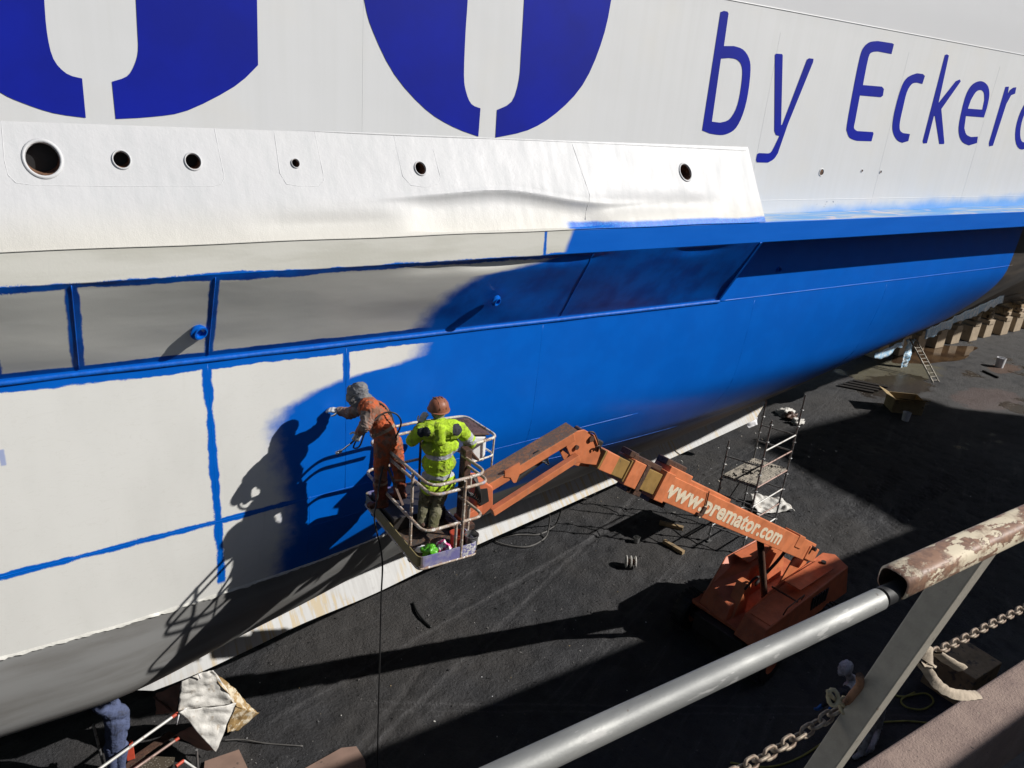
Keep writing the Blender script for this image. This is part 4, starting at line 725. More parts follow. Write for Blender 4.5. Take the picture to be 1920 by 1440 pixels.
def body_caps(J, R, lab):
    g = lambda k: tuple(J[k]); mid = lambda a, b, t=.5: tuple(Vector(J[a]).lerp(Vector(J[b]), t)); T = R.get('torso', 1.0); A = R.get('arm', 1.0); L = R.get('leg', 1.0); c = []
    c += [(g('hipL'), .105 * T, g('hipR'), .105 * T, lab['pelvis']), (g('pelvis'), .135 * T, g('chest'), .155 * T, lab['torso']), (mid('shL', 'shR', .22), .12 * T, mid('shL', 'shR', .78), .12 * T, lab['torso']), (g('shL'), .082 * A, g('shR'), .082 * A, lab['torso']), (g('chest'), .15 * T, g('neck'), .085 * T, lab['torso'])]
    cl = Vector(J['shL']).lerp(Vector(J['shR']), .25); cr = Vector(J['shL']).lerp(Vector(J['shR']), .75); ch = Vector(J['chest']); pv = Vector(J['pelvis']); half = (Vector(J['shR']) - Vector(J['shL'])) * .22
    c += [(tuple(ch - half), .115 * T, tuple(ch + half), .115 * T, lab['torso']), (tuple(pv.lerp(ch, .4) - half * .8), .115 * T, tuple(pv.lerp(ch, .4) + half * .8), .115 * T, lab['torso'])]
    c += [(g('neck'), .06, g('head'), .06, lab['head']), (g('head'), .092, tuple(Vector(J['head']) + (Vector(J['head']) - Vector(J['neck'])).normalized() * .045), .090, lab['head'])]
    if 'face' in J: f = Vector(J['face']) - Vector(J['head']); hd = Vector(J['head']); c += [(tuple(hd + f * .4), .075, tuple(hd + f * .5 - V(0, 0, .05)), .06, lab['head']), (tuple(hd + f * .95 - V(0, 0, .005)), .014, tuple(hd + f * 1.08 - V(0, 0, .03)), .017, lab['head'])]
    for s in 'LR':
        c += [(g('sh' + s), .078 * A, g('el' + s), .062 * A, lab['arm']), (g('el' + s), .060 * A, g('wr' + s), .043 * A, lab['fore'])]
        c += [(g('hip' + s), .105 * L, g('kn' + s), .074 * L, lab['leg']), (g('kn' + s), .072 * L, mid('kn' + s, 'an' + s, .35), .070 * L, lab['leg']), (mid('kn' + s, 'an' + s, .35), .070 * L, g('an' + s), .055 * L, lab['shin'])]
        an, to = Vector(J['an' + s]), Vector(J['toe' + s]); c += [(tuple(an - V(0, 0, .02)), .048, tuple(to + V(0, 0, .0)), .042, lab['boot']), (tuple(an + (an - to).normalized() * .05 - V(0, 0, .03)), .042, tuple(an.lerp(to, .5) - V(0, 0, .01)), .045, lab['boot'])]
    return c
def hand(w, d, nrm_, side, curl, mat, parent, name='glove', sc=1.1):
    w = Vector(w); d = Vector(d).normalized(); n = Vector(nrm_); n = (n - d * n.dot(d)).normalized(); s = d.cross(n) * side; caps = [(tuple(w - d * .03), .034 * sc, tuple(w + d * .02), .030 * sc, 'g')]
    for k in (-.028, 0, .028): caps.append((tuple(w + d * .01 + s * k * .8 * sc), .019 * sc, tuple(w + d * .085 * sc + s * k * sc), .016 * sc, 'g'))
    for k, L in ((-.033, .062), (-.011, .076), (.011, .082), (.033, .072)):
        a = w + d * .085 * sc + s * k * sc; d1 = (d * math.cos(curl * .6) + n * math.sin(curl * .6)); b = a + d1 * L * .5 * sc; d2 = d * math.cos(curl * 1.5) + n * math.sin(curl * 1.5); c_ = b + d2 * L * .5 * sc; caps += [(tuple(a), .0105 * sc, tuple(b), .0098 * sc, 'g'), (tuple(b), .0098 * sc, tuple(c_), .0085 * sc, 'g')]
    t0 = w + d * .02 * sc + s * .035 * sc; t1 = t0 + (d * .5 + s * .75 + n * .25).normalized() * .045 * sc; t2 = t1 + (d * .8 + s * .25 + n * (.2 + curl * .3)).normalized() * .035 * sc; caps += [(tuple(t0), .014 * sc, tuple(t1), .012 * sc, 'g'), (tuple(t1), .012 * sc, tuple(t2), .010 * sc, 'g')]
    return blend_body(name, caps, {'g': mat}, .0055, parent, 0, (), 2)
def f1(x, y): return 600 + x / 3.428, 680 + y / 3.428
def P1(x, y, d): return ry(*f1(x, y), d)
# --- worker in the yellow jacket, back to us
def fix(J, zf):
    for s in 'LR': J['an' + s].z = max(J['an' + s].z, zf + .10); J['toe' + s].z = zf + .045; J['an' + s].z = zf + .11
    return J
ZF = TZ + .08
J = dict(head=P1(760, 318, 7.62), neck=P1(768, 392, 7.58), shL=P1(655, 440, 7.56), shR=P1(895, 428, 7.50), elL=P1(592, 500, 7.66), wrL=P1(650, 400, 7.76), elR=P1(968, 505, 7.62), wrR=P1(935, 560, 7.86), chest=P1(772, 530, 7.57), pelvis=P1(757, 715, 7.58), hipL=P1(708, 745, 7.60), hipR=P1(808, 740, 7.56), knL=P1(672, 905, 7.70), knR=P1(752, 915, 7.60))
J['face'] = J['head'] + V(.04, .09, 0)
J['anL'] = rz(*f1(655, 1035), ZF + .1); J['anR'] = rz(*f1(725, 1060), ZF + .1); J['toeL'] = J['anL'] + V(.02, .16, -.06); J['toeR'] = J['anR'] + V(.10, .13, -.06); fix(J, ZF)
pw = empty('person', (J['anL'].x, J['anL'].y, ZF), 'worker in yellow hi-vis jacket and brown helmet, hand to face, standing in the lift basket', 'person')
lab_ = dict(torso='jacket', pelvis='jacket', arm='jacket', fore='cuff', head='skin', leg='trousers', shin='trousers', boot='boot')
caps = body_caps(J, dict(torso=1.14, arm=1.18, leg=1.05), lab_)
caps += [(tuple(J['pelvis'] - V(.10, 0, .14)), .13, tuple(J['pelvis'] + V(.12, 0, -.14)), .13, 'jacket'), (tuple(P1(705, 440, 7.46)), .075, tuple(P1(845, 430, 7.42)), .075, 'jacket'), (tuple(P1(765, 430, 7.42)), .08, tuple(P1(770, 500, 7.40)), .07, 'jacket')]
caps += [(tuple(J['elR'].lerp(J['wrR'], .0)), .078, tuple(J['elR'].lerp(J['wrR'], .25)), .075, 'jacket'), (tuple(J['elL']), .075, tuple(J['elL'].lerp(J['wrL'], .25)), .070, 'jacket')]
def slab(z0, z1, key): return lambda c, li, keys: (c[:, 2] > z0) & (c[:, 2] < z1) & (li == keys.index(key))
zb1 = P1(770, 605, 7.45).z; zb2 = P1(755, 745, 7.45).z
def near(p, r, key, side=None):
    p = np.array(p); return lambda c, li, keys: (np.linalg.norm(c - p, axis=1) < r) & (li == keys.index(key))
def arm_band(a, b, t0, t1, rad):
    a, b = np.array(a), np.array(b); d = b - a
    def fn(c, li, keys): t = ((c - a) @ d) / (d @ d); q = a + np.clip(t, 0, 1)[:, None] * d; return (t > t0) & (t < t1) & (np.linalg.norm(c - q, axis=1) < rad)
    return fn
bands = [(lambda c, li, keys: (li == keys.index('jacket')) & (np.abs(c[:, 2] - zb1 - (c[:, 0] - J['chest'].x) * .10) < .032), 'tape'), (slab(zb2 - .03, zb2 + .03, 'jacket'), 'tape'), (arm_band(J['shR'], J['elR'], .45, .75, .13), 'tape'), (near(P1(655, 455, 7.42), .105, 'jacket'), 'dark'), (near(P1(893, 432, 7.36), .095, 'jacket'), 'dark')]
blend_body('body', caps, dict(jacket=MT['hivis'], cuff=MT['navyc'], skin=MT['mask'], trousers=MT['olive'], boot=MT['brown'], tape=MT['refl'], dark=MT['navyc']), .009, pw, .008, bands)
hand(J['wrL'], V(.25, .05, .9), V(.6, .3, 0), 1, .7, MT['glove'], pw); hand(J['wrR'], V(.1, .9, -.2), V(0, 0, -1), 1, .8, MT['glove'], pw)
hc = J['head'] + V(0, -.005, .055); mb = MB(); mb.lathe(hc, [(.128, -.01), (.126, .03), (.115, .075), (.088, .112), (.05, .132), (.0, .138)], V(-.02, -.10, 1), 28); mb.lathe(hc, [(.124, -.012), (.142, -.016), (.142, -.008), (.126, .0)], V(-.02, -.10, 1), 28); hm = mb.build('helmet', MT['helm'], pw, smooth=True, auto=50)
for k in (-.04, 0, .04): mb = MB(); mb.tube([hc + V(k, -.122, .03), hc + V(k, -.085, .105), hc + V(k, .0, .140), hc + V(k, .085, .115)], .008, 6); mb.build('ridge', MT['helm'], hm, smooth=True)
# --- spray painter in orange
J1 = dict(head=P1(238, 200, 8.42), neck=P1(290, 248, 8.33), shL=P1(318, 300, 8.10), shR=P1(300, 272, 8.48), elL=P1(292, 405, 8.02), wrL=P1(255, 448, 8.10), elR=P1(190, 328, 8.74), wrR=P1(125, 312, 8.87), chest=P1(355, 330, 8.26), pelvis=P1(432, 490, 8.12), hipL=P1(405, 515, 8.02), hipR=P1(470, 510, 8.20), knL=P1(388, 700, 8.03), knR=P1(508, 700, 8.20))
ZP = ZF + .16; J1['anL'] = rz(*f1(398, 905), ZP + .1); J1['anR'] = rz(*f1(515, 850), ZP + .1); J1['toeL'] = J1['anL'] + V(-.12, .10, 0); J1['toeR'] = J1['anR'] + V(-.12, .10, 0); fix(J1, ZP); J1['face'] = J1['head'] + V(-.09, .05, -.04)
po = empty('person', (J1['anL'].x, J1['anL'].y, ZF), 'spray painter in orange coverall and grey hood leaning over the basket rail to the hull', 'person')
lab1 = dict(torso='suit', pelvis='suit', arm='sleeve', fore='sleeve', head='hood', leg='suit', shin='boot', boot='boot')
c1 = body_caps(J1, dict(torso=1.08, arm=1.18, leg=1.08), lab1); hd = J1['head']
c1 += [(tuple(hd), .108, tuple(hd + V(.03, -.01, .05)), .108, 'hood'), (tuple(hd), .10, tuple(J1['neck']), .105, 'hood'), (tuple(hd + V(-.05, .0, -.05)), .085, tuple(J1['neck'] + V(-.06, 0, -.05)), .07, 'hood'), (tuple(J1['knL'] + V(0, 0, -.12)), .088, tuple(J1['anL']), .072, 'boot'), (tuple(J1['knR'] + V(0, 0, -.12)), .088, tuple(J1['anR']), .072, 'boot')]
b1 = [(arm_band(J1['pelvis'], J1['chest'], .30, .42, .3), 'tape'), (arm_band(J1['knL'], J1['anL'], .30, .38, .13), 'tape'), (arm_band(J1['knR'], J1['anR'], .30, .38, .13), 'tape')]
blend_body('body', c1, dict(suit=MT['orc'], sleeve=MT['ord'], hood=MT['hood'], boot=MT['boot'], tape=cloth('dirty_tape', (.36, .25, .17), (.2, .12, .08), .4)), .009, po, .011, b1)
gl = hand(J1['wrL'], V(-.35, .1, -.75), V(.3, .6, 0), -1, .95, MT['glove'], po); hand(J1['wrR'], V(-.75, .45, .12), V(0, .3, -.8), 1, .45, MT['glove'], po)
mb = MB(); mb.tube(smooth_path([P1(330, 250, 8.22), P1(400, 270, 8.18), P1(450, 340, 8.16), P1(490, 430, 8.17), P1(515, 520, 8.2), P1(535, 580, 8.2)], 6), .012, 7); mb.tube(smooth_path([P1(405, 265, 8.3), P1(450, 320, 8.26), P1(475, 400, 8.24), P1(495, 480, 8.25)], 6), .016, 7); mb.build('harness', MT['navyc'], po, smooth=True)
# spray gun in the lowered hand
hp_ = J1['wrL'] + V(-.03, .0, -.08); tip = P1(120, 578, 8.35); sg = empty('spray_gun', hp_, 'airless spray gun in the white glove of the orange painter', 'spray gun')
mb = MB(); mb.tube([hp_ + V(.01, 0, .03), hp_.lerp(tip, .35)], .013, 10); mb.build('handle', MT['dark'], sg, smooth=True, auto=50); mb = MB(); mb.tube([hp_.lerp(tip, .3), tip], .010, 10); mb.build('lance', MT['chrome'], sg, smooth=True, auto=50)
mb = MB(); mb.tube([tip + V(.04, 0, .02), tip + V(-.03, .01, -.01)], .022, 10); mb.tube([tip + V(-.02, -.03, .03), tip + V(-.02, .03, -.02)], .015, 10); mb.build('nozzle', MT['white'], sg, smooth=True, auto=50)
mb = MB(); mb.tube(smooth_path([hp_ + V(0, -.01, .02), P1(215, 545, 8.35), P1(255, 535, 8.1), P1(300, 430, 8.0), P1(400, 330, 8.05), P1(480, 325, 8.02), P1(520, 375, 8.0), P1(505, 440, 8.0), P1(455, 540, 8.0), P1(415, 640, 7.95), P1(385, 760, 7.9), P1(365, 900, 7.86), P1(350, 1010, 7.82)] + [V(3.52, 7.80, z) for z in (6.0, 5.4, 4.5, 3.5, 2.5, 1.5, .6, .0)], 7), .011, 8)
o = mb.build('paint_hose', MT['hose'], None, smooth=True); tag(o, 'thin dark paint hose hanging from the basket down to the dock floor', 'hose')
# --- worker in white, in the shade below the railing
def f4(x, y): return 1360 + x / 3.4286, 1060 + y / 3.4286
def P4(x, y, d): return ry(*f4(x, y), d)
J3 = dict(head=P4(768, 668, 5.55), neck=P4(815, 735, 5.55), shL=P4(790, 800, 5.38), shR=P4(860, 760, 5.70), elL=P4(700, 850, 5.35), wrL=P4(625, 895, 5.45), elR=P4(770, 850, 5.8), wrR=P4(690, 900, 5.85), chest=P4(870, 810, 5.55), pelvis=P4(975, 890, 5.5), hipL=P4(955, 920, 5.4), hipR=P4(990, 905, 5.62), knL=P4(930, 1050, 5.42), knR=P4(975, 1040, 5.68))
J3['anL'] = rz(*f4(872, 1205), .1); J3['anR'] = rz(*f4(930, 1180), .1); J3['toeL'] = J3['anL'] + V(-.15, .02, 0); J3['toeR'] = J3['anR'] + V(-.15, .02, 0); fix(J3, 0.0); J3['face'] = J3['head'] + V(-.09, .03, -.04)
pz = empty('person', (J3['anL'].x, J3['anL'].y, 0), 'stooping worker in white hooded coverall in the shade beneath the handrail', 'person'); lab3 = dict(torso='suit', pelvis='suit', arm='dark', fore='dark', head='hood', leg='suit', shin='suit', boot='suit')
c3 = body_caps(J3, dict(torso=1.05, arm=1.05, leg=1.15), lab3) + [(tuple(J3['head']), .112, tuple(J3['head'] + V(.03, 0, .05)), .112, 'hood')]
blend_body('body', c3, dict(suit=MT['wsuit'], dark=MT['navyc'], hood=MT['wsuit']), .012, pz, .014); hand(J3['wrL'], V(-.6, .1, -.6), V(.2, .7, 0), 1, .6, MT['bluegl'], pz); hand(J3['wrR'], V(-.6, .1, -.6), V(.2, -.7, 0), -1, .6, MT['bluegl'], pz)
# --- worker in blue under the bilge
def f5(x, y): return x / 2.743, 1180 + y / 2.743
def P5(x, y, d): return ry(*f5(x, y), d)
yb = 11.35
J4 = dict(head=P5(560, 330, yb + .1), neck=P5(585, 380, yb + .05), shL=P5(545, 420, yb), shR=P5(635, 425, yb), elL=P5(500, 405, yb - .1), wrL=P5(470, 370, yb - .05), elR=P5(645, 500, yb - .05), wrR=P5(600, 560, yb + .2), chest=P5(597, 470, yb), pelvis=P5(597, 590, yb), hipL=P5(572, 605, yb), hipR=P5(625, 605, yb))
for s, q in (('L', 570), ('R', 612)): p = P5(q, 640, yb); J4['kn' + s] = V(p.x, yb + .02, .52); J4['an' + s] = V(p.x, yb, .11); J4['toe' + s] = V(p.x - .03, yb + .15, .05)
J4['face'] = J4['head'] + V(-.05, .09, 0)
pq = empty('person', (J4['anL'].x, yb, 0), 'worker in blue-grey coverall reaching up under the bilge at lower left', 'person'); lab4 = dict(torso='suit', pelvis='suit', arm='suit', fore='suit', head='hood', leg='suit', shin='suit', boot='dark')
blend_body('body', body_caps(J4, dict(torso=1.12, arm=1.15, leg=1.1), lab4), dict(suit=MT['bsuit'], dark=MT['navyc'], hood=MT['navyc']), .011, pq, .005); hand(J4['wrL'], V(-.3, .2, .8), V(.5, .5, 0), 1, .5, MT['navyc'], pq); hand(J4['wrR'], V(-.3, .6, -.3), V(0, 0, 1), 1, .5, MT['navyc'], pq)

# ------------------------------------------------------------------ things in the basket
MT['steelb'] = pm('dull_tin', (.42, .42, .41), .38, .8, var=.25, scale=12, dirt=(.2, .19, .17), amt=.3, bump=.2); MT['redp'] = pm('red_orange_plastic', (.40, .06, .03), .45, var=.3, bump=.15); MT['plw'] = pm('white_plastic_bag', (.70, .70, .72), .45, var=.12, bump=.5, bscale=40, bdist=.01); MT['plg'] = pm('green_plastic_bag', (.10, .42, .02), .35, var=.4, scale=20, bump=.6, bscale=40, bdist=.01)
def mat_pink(): m = M('pink_spotted_plastic'); k = m.noise(16, 2).ss(.50, .54); m.set('Base Color', m.mix((.72, .68, .70), (.62, .05, .22), k)).set('Roughness', .4); m.bump(m.noise(40, 4), .5, .008); return m.mat
MT['plp'] = mat_pink()
def bucket(name, c, r, h, mat, label, cat, tilt=V(0, 0, 1), inner=None, handle=True, group=None):
    root = empty(name, c, label, cat, group); mb = MB(); t = .004; mb.lathe(c, [(0, 0), (r * .86, 0), (r, h), (r + .008, h), (r + .008, h - .012), (r, h - .014)], tilt, 26); mb.lathe(c, [(r - t, h), (r * .85, .02), (0, .02)], tilt, 26); mb.build('pail', [mat], root, smooth=True, auto=45)
    if inner: mb = MB(); mb.lathe(c, [(r * .92, h * .45), (0, h * .45)], tilt, 26); mb.build('paint', inner, root)
    if handle: d, a, b = frame(tilt, V(1, 0, 0)); mb = MB(); cc = Vector(c) + d * (h * .95); mb.tube(arc(cc, a * (r + .012), b * (r + .0) * .9 + d * .02, 0, math.pi, 14), .004, 6); mb.build('handle', MT['dark'], root, smooth=True)
    return root
def blob(name, c, size, mat, label, cat, seed, amp=.35, knot=False, n=22):
    c = Vector(c); rows = []
    for i in range(n + 1):
        th = math.pi * i / n; row = []
        for k in range(2 * n + 1):
            ph = math.pi * (k % (2 * n)) / n; d = V(math.sin(th) * math.cos(ph), math.sin(th) * math.sin(ph), math.cos(th)); q = 1 + amp * (noise.noise(d * 1.8 + V(seed, 0, 0)) + .6 * (1 - abs(noise.noise(d * 4.5 + V(0, seed, 0)))) - .5 + .25 * noise.noise(d * 9 + V(seed, seed, 0)))
            if knot and th < .35: q *= 1.25
            p = V(d.x * size[0] * q, d.y * size[1] * q, max(-.42 * size[2], d.z * size[2] * q)); row.append(c + p + V(0, 0, .42 * size[2]))
        rows.append(row)
    mb = MB(); mb.grid(rows); o = mb.build(name, mat, None, smooth=True); return tag(o, label, cat) if label else o
zt = TZ + .04
bucket('pail', rz(*f1(970, 1185), zt), .085, .19, MT['steelb'], 'open tin pail at the near right corner of the basket', 'pail')
b_ = bucket('bucket', rz(*f1(880, 1170), zt), .10, .17, MT['redp'], 'red-orange bucket on the basket floor behind the tin pail', 'bucket', V(.1, .1, 1))
blob('plastic_bag', rz(*f1(705, 1240), zt), (.11, .10, .10), MT['plg'], 'crumpled green plastic bag in the near corner of the basket', 'bag', 3, .4)
blob('plastic_bag', rz(*f1(785, 1215), zt), (.10, .09, .11), MT['plp'], 'pink and white plastic bag between the green bag and red bucket', 'bag', 8, .35)
blob('cloth_scrap', rz(*f1(655, 1205), zt), (.08, .06, .03), MT['plw'], 'white scrap of cloth beside the green bag', 'cloth', 12, .4)

# ------------------------------------------------------------------ scaffold tower on the dock floor
def mat_tube(name, col, k): return pm(name, col, .42, .75, var=.3, scale=9, dirt=k, amt=.35, dscale=8, bump=.2)
MT['sctube'] = mat_tube('scaffold_tube', (.38, .38, .38), (.10, .09, .085)); MT['sctubel'] = pm('pale_ledger_tube', (.66, .65, .62), .45, .3, var=.2, scale=9, dirt=(.35, .28, .24), amt=.3, bump=.2); MT['sctuber'] = pm('pinkish_ledger_tube', (.40, .28, .24), .5, .3, var=.3, scale=9, dirt=(.20, .12, .10), amt=.35, bump=.2); MT['redtip'] = pm('red_tube_end', (.50, .07, .035), .5, var=.25, bump=.1)
MT['plank'] = pm('dirty_steel_deck', (.42, .38, .32), .65, .2, var=.35, scale=5, dirt=(.10, .09, .08), amt=.4, dscale=6, bump=.4)
SN, SL = V(16.15, 11.53, 0), V(15.73, 12.41, 0); SR, SF = SN + V(1.68, .34, 0), SL + V(1.68, .34, 0); sc = empty('scaffold_tower', (SN + SF) / 2, 'small steel scaffold tower standing on the dock floor behind the boom', 'scaffold')
tops = {'N': 4.12, 'L': 3.22, 'R': 4.45, 'F': 4.0}; pos = {'N': SN, 'L': SL, 'R': SR, 'F': SF}
for k, p in pos.items():
    mb = MB(); mb.cyl(p + V(0, 0, .25), p + V(0, 0, tops[k]), .025, 12); st_ = mb.build('standard', MT['sctube'], sc, smooth=True, auto=50)
    for z in np.arange(.5, tops[k], .5):
        mb = MB(); mb.lathe(p + V(0, 0, z), [(.026, -.012), (.052, -.006), (.058, 0), (.052, .008), (.026, .012)], (0, 0, 1), 14); mb.build('rosette', MT['sctube'], st_, smooth=True, auto=40)
    mb = MB(); mb.cyl(p + V(0, 0, .03), p + V(0, 0, .3), .018, 10).cyl(p + V(0, 0, .2), p + V(0, 0, .24), .05, 10); mb.box(p + V(0, 0, .02), (.15, .15, .012)); mb.build('base_jack', MT['sctube'], sc)
for a, b, z, m in (('N', 'R', 3.22, 'sctubel'), ('N', 'R', 2.72, 'sctuber'), ('N', 'R', 2.10, 'sctuber'), ('N', 'R', 1.5, 'sctubel'), ('N', 'R', 1.0, 'sctuber'), ('N', 'R', .5, 'sctubel'), ('L', 'N', 2.74, 'sctube'), ('L', 'N', 2.10, 'sctube'), ('L', 'N', 1.55, 'sctube'), ('L', 'N', .5, 'sctube'), ('L', 'F', 2.10, 'sctube'), ('L', 'F', .5, 'sctube'), ('F', 'R', 3.22, 'sctube'), ('F', 'R', 2.72, 'sctube'), ('F', 'R', 1.5, 'sctube'), ('F', 'R', 2.10, 'sctube'), ('F', 'R', .5, 'sctube')):
    p, q = pos[a] + V(0, 0, z), pos[b] + V(0, 0, z); d = (q - p).normalized(); mb = MB(); mb.cyl(p + d * .03, q - d * .03, .022, 12); mb.build('ledger', MT[m], sc, smooth=True, auto=50)
mb = MB(); mb.cyl(pos['L'] + V(0, 0, .55), pos['F'] + V(0, 0, 2.0), .018, 10); mb.build('brace', MT['sctube'], sc, smooth=True, auto=50)
ex = (SR - SN).normalized(); ey = (SL - SN).normalized(); W_ = (SL - SN).length; L_ = (SR - SN).length
for i in range(3):
    c = SN + ey * (W_ * (i + .5) / 3) + ex * L_ / 2 + V(0, 0, 2.14); mb = MB(); mb.box(c, (L_ - .02, W_ / 3 - .014, .04), (ex, ey, V(0, 0, 1))); pk = mb.build('deck_plank', MT['plank'], sc, bevel=.004)
    for j in range(5): mb = MB(); mb.box(c + ey * (W_ / 3 * (j - 2) / 5.6) + V(0, 0, .026), (L_ - .1, .022, .03), (ex, ey, V(0, 0, 1))); mb.build('rib', MT['plank'], pk)
for i, (a, b) in enumerate(((.25, .55), (.32, .62), (.38, .52), (.45, .60), (.40, .70), (.12, .75), (.5, .45))):
    c = SN + ex * (L_ * a) + ey * (W_ * b) + V(0, 0, 2.185); mb = MB(); d = V(math.cos(i * 2.1), math.sin(i * 2.1), 0); mb.cyl(c - d * .09, c + d * .09, .016, 8); mb.box(c + d * .06, (.05, .07, .035), (d, d.cross(V(0, 0, 1)), V(0, 0, 1))); o = mb.build('scaffold_clamp', MT['dark'], None); tag(o, 'dark steel clamp lying among others on the scaffold deck', 'clamp', 'clamps on the scaffold deck')

# ------------------------------------------------------------------ small things on the floor
MT['wood'] = pm('dusty_timber', (.34, .24, .13), .8, var=.35, scale=4, dirt=(.10, .08, .06), amt=.35, bump=.4); MT['card'] = pm('brown_cardboard', (.24, .155, .12), .85, var=.2, scale=3, dirt=(.05, .04, .035), amt=.18, dscale=7, bump=.2); MT['cardy'] = pm('tan_cardboard', (.33, .24, .12), .85, var=.25, scale=3, dirt=(.1, .07, .04), amt=.25, bump=.2); MT['sheetw'] = pm('dirty_white_sheet', (.62, .60, .56), .6, var=.18, scale=4, dirt=(.38, .33, .27), amt=.25, dscale=5, bump=.5, bscale=20, bdist=.02)
def timber(a, b, lab):
    a, b = Vector(a), Vector(b); mb = MB(); mb.beam(a + V(0, 0, .06), b + V(0, 0, .06), .12, .11); o = mb.build('timber_beam', MT['wood'], None, bevel=.006); tag(o, lab, 'timber', 'timber beams on the floor')
timber(rz(1236, 983, 0), rz(1280, 994, 0), 'short timber beam on the floor nearer the scaffold foot'); timber(rz(1244, 1018, 0), rz(1281, 1040, 0), 'short timber beam lying below the other, nearer the boom lift')
bucket('paint_can', rz(1193, 1016, 0), .09, .16, MT['steelb'], 'small grey paint can standing in the shadow of the scaffold deck', 'can', handle=False)
sp = rz(1181, 1063, 0); root = empty('cable_spool', sp, 'small white cable spool lying on its side on the floor', 'spool'); ax_ = V(.75, -.5, 0).normalized()
for k in (-.12, .0, .12): mb = MB(); mb.lathe(sp + V(0, 0, .165) + ax_ * k, [(0, -.016), (.15, -.016), (.165, -.008), (.165, .008), (.15, .016), (0, .016)], ax_, 24); mb.build('flange', MT['sheetw'], root, smooth=True, auto=40)
mb = MB(); mb.cyl(sp + V(0, 0, .165) - ax_ * .12, sp + V(0, 0, .165) + ax_ * .12, .08, 18); mb.build('core', MT['brown'], root, smooth=True, auto=40)
def hose(pts, r, label, name='floor_hose', mat='hose', group=None): mb = MB(); mb.tube(smooth_path(pts, 8), r, 9); o = mb.build(name, MT[mat], None, smooth=True); return tag(o, label, 'hose', group)
MT['greyh'] = pm('dusty_grey_hose', (.11, .105, .10), .7, var=.3, bump=.2); MT['yelh'] = pm('dull_yellow_hose', (.26, .24, .05), .6, var=.3, bump=.2)
g = lambda a, b, z=.03: rz(a, b, z)
hose([g(1055, 945, 1.2), g(1052, 958, .7), g(1040, 985), g(1010, 1002), g(965, 1003), g(915, 1016), g(880, 1035), g(840, 1042)], .022, 'grey hose curving out furthest from the bilge keel', mat='greyh'); hose([g(1030, 958, 1.0), g(1030, 980, .4), g(1022, 1008), g(990, 1025), g(950, 1022), g(925, 1012), g(935, 1000)], .022, 'grey hose looping back towards the bilge keel', mat='greyh')
hose([g(775, 1130), g(783, 1148), g(796, 1165), g(808, 1176)], .028, 'short cut-off length of dark hose lying alone on the floor'); hose([g(420, 1388), g(455, 1387), g(500, 1394), g(568, 1399)], .014, 'thin dark cable lying right of the white tarpaulin', 'floor_cable', 'greyh')
hose([g(1085, 935, 1.6), g(1108, 932, 1.5), g(1115, 925, 1.7)], .02, 'short hose loop hanging under the bilge keel behind the elbow', mat='greyh')
hose([g(1370, 1430), g(1440, 1438), g(1500, 1420), g(1560, 1380)], .02, 'yellow hose lying in the shade left of the post foot', mat='yelh'); hose([g(1660, 1296), g(1690, 1306), g(1735, 1300), g(1750, 1316), g(1730, 1330), g(1700, 1326), g(1690, 1312), g(1715, 1298)], .02, 'yellow hose coiled in the shade right of the post', mat='yelh'); hose([g(1655, 1354), g(1700, 1352), g(1745, 1356)], .02, 'straight piece of yellow hose behind the stooping worker', mat='yelh')
def drape(corner, n, m, amp, seed, name, mat, label, cat, parent=None, th=.006, freq=2.0):
    a, b, c, d = [Vector(p) for p in corner]; P = []
    nn = (b - a).cross(d - a).normalized()
    for i in range(n + 1):
        row = []
        for j in range(m + 1):
            u, v = i / n, j / m; p = a.lerp(b, u).lerp(d.lerp(c, u), v); q = p * freq + V(seed, 0, 0); row.append(p + nn * amp * (noise.noise(q) + .7 * (1 - abs(noise.noise(q * 2.1 + V(0, seed, 0))) * 2)) + V(noise.noise(q * 3), noise.noise(q * 3 + V(9, 0, 0)), 0) * amp * .4)
        P.append(row)
    mb = MB(); mb.grid(P); o = mb.build(name, mat, parent, smooth=True); s = o.modifiers.new('solid', 'SOLIDIFY'); s.thickness = th
    if label: tag(o, label, cat)
    return o
def flat(pts, z, th, name, mat, label, cat):
    mb = MB(); mb.prism([rz(a, b, z) for a, b in pts], (0, 0, th)); o = mb.build(name, mat, None); return tag(o, label, cat)
flat([(384, 1428), (448, 1406), (464, 1440), (450, 1475), (380, 1470)], .06, .012, 'cardboard_sheet', MT['card'], 'reddish brown board on the floor nearest the white tarpaulin', 'board')
flat([(572, 1441), (640, 1403), (668, 1400), (684, 1425), (690, 1470), (560, 1475)], .06, .012, 'cardboard_sheet', MT['card'], 'pointed reddish brown board at the foot of the paint hose', 'board')
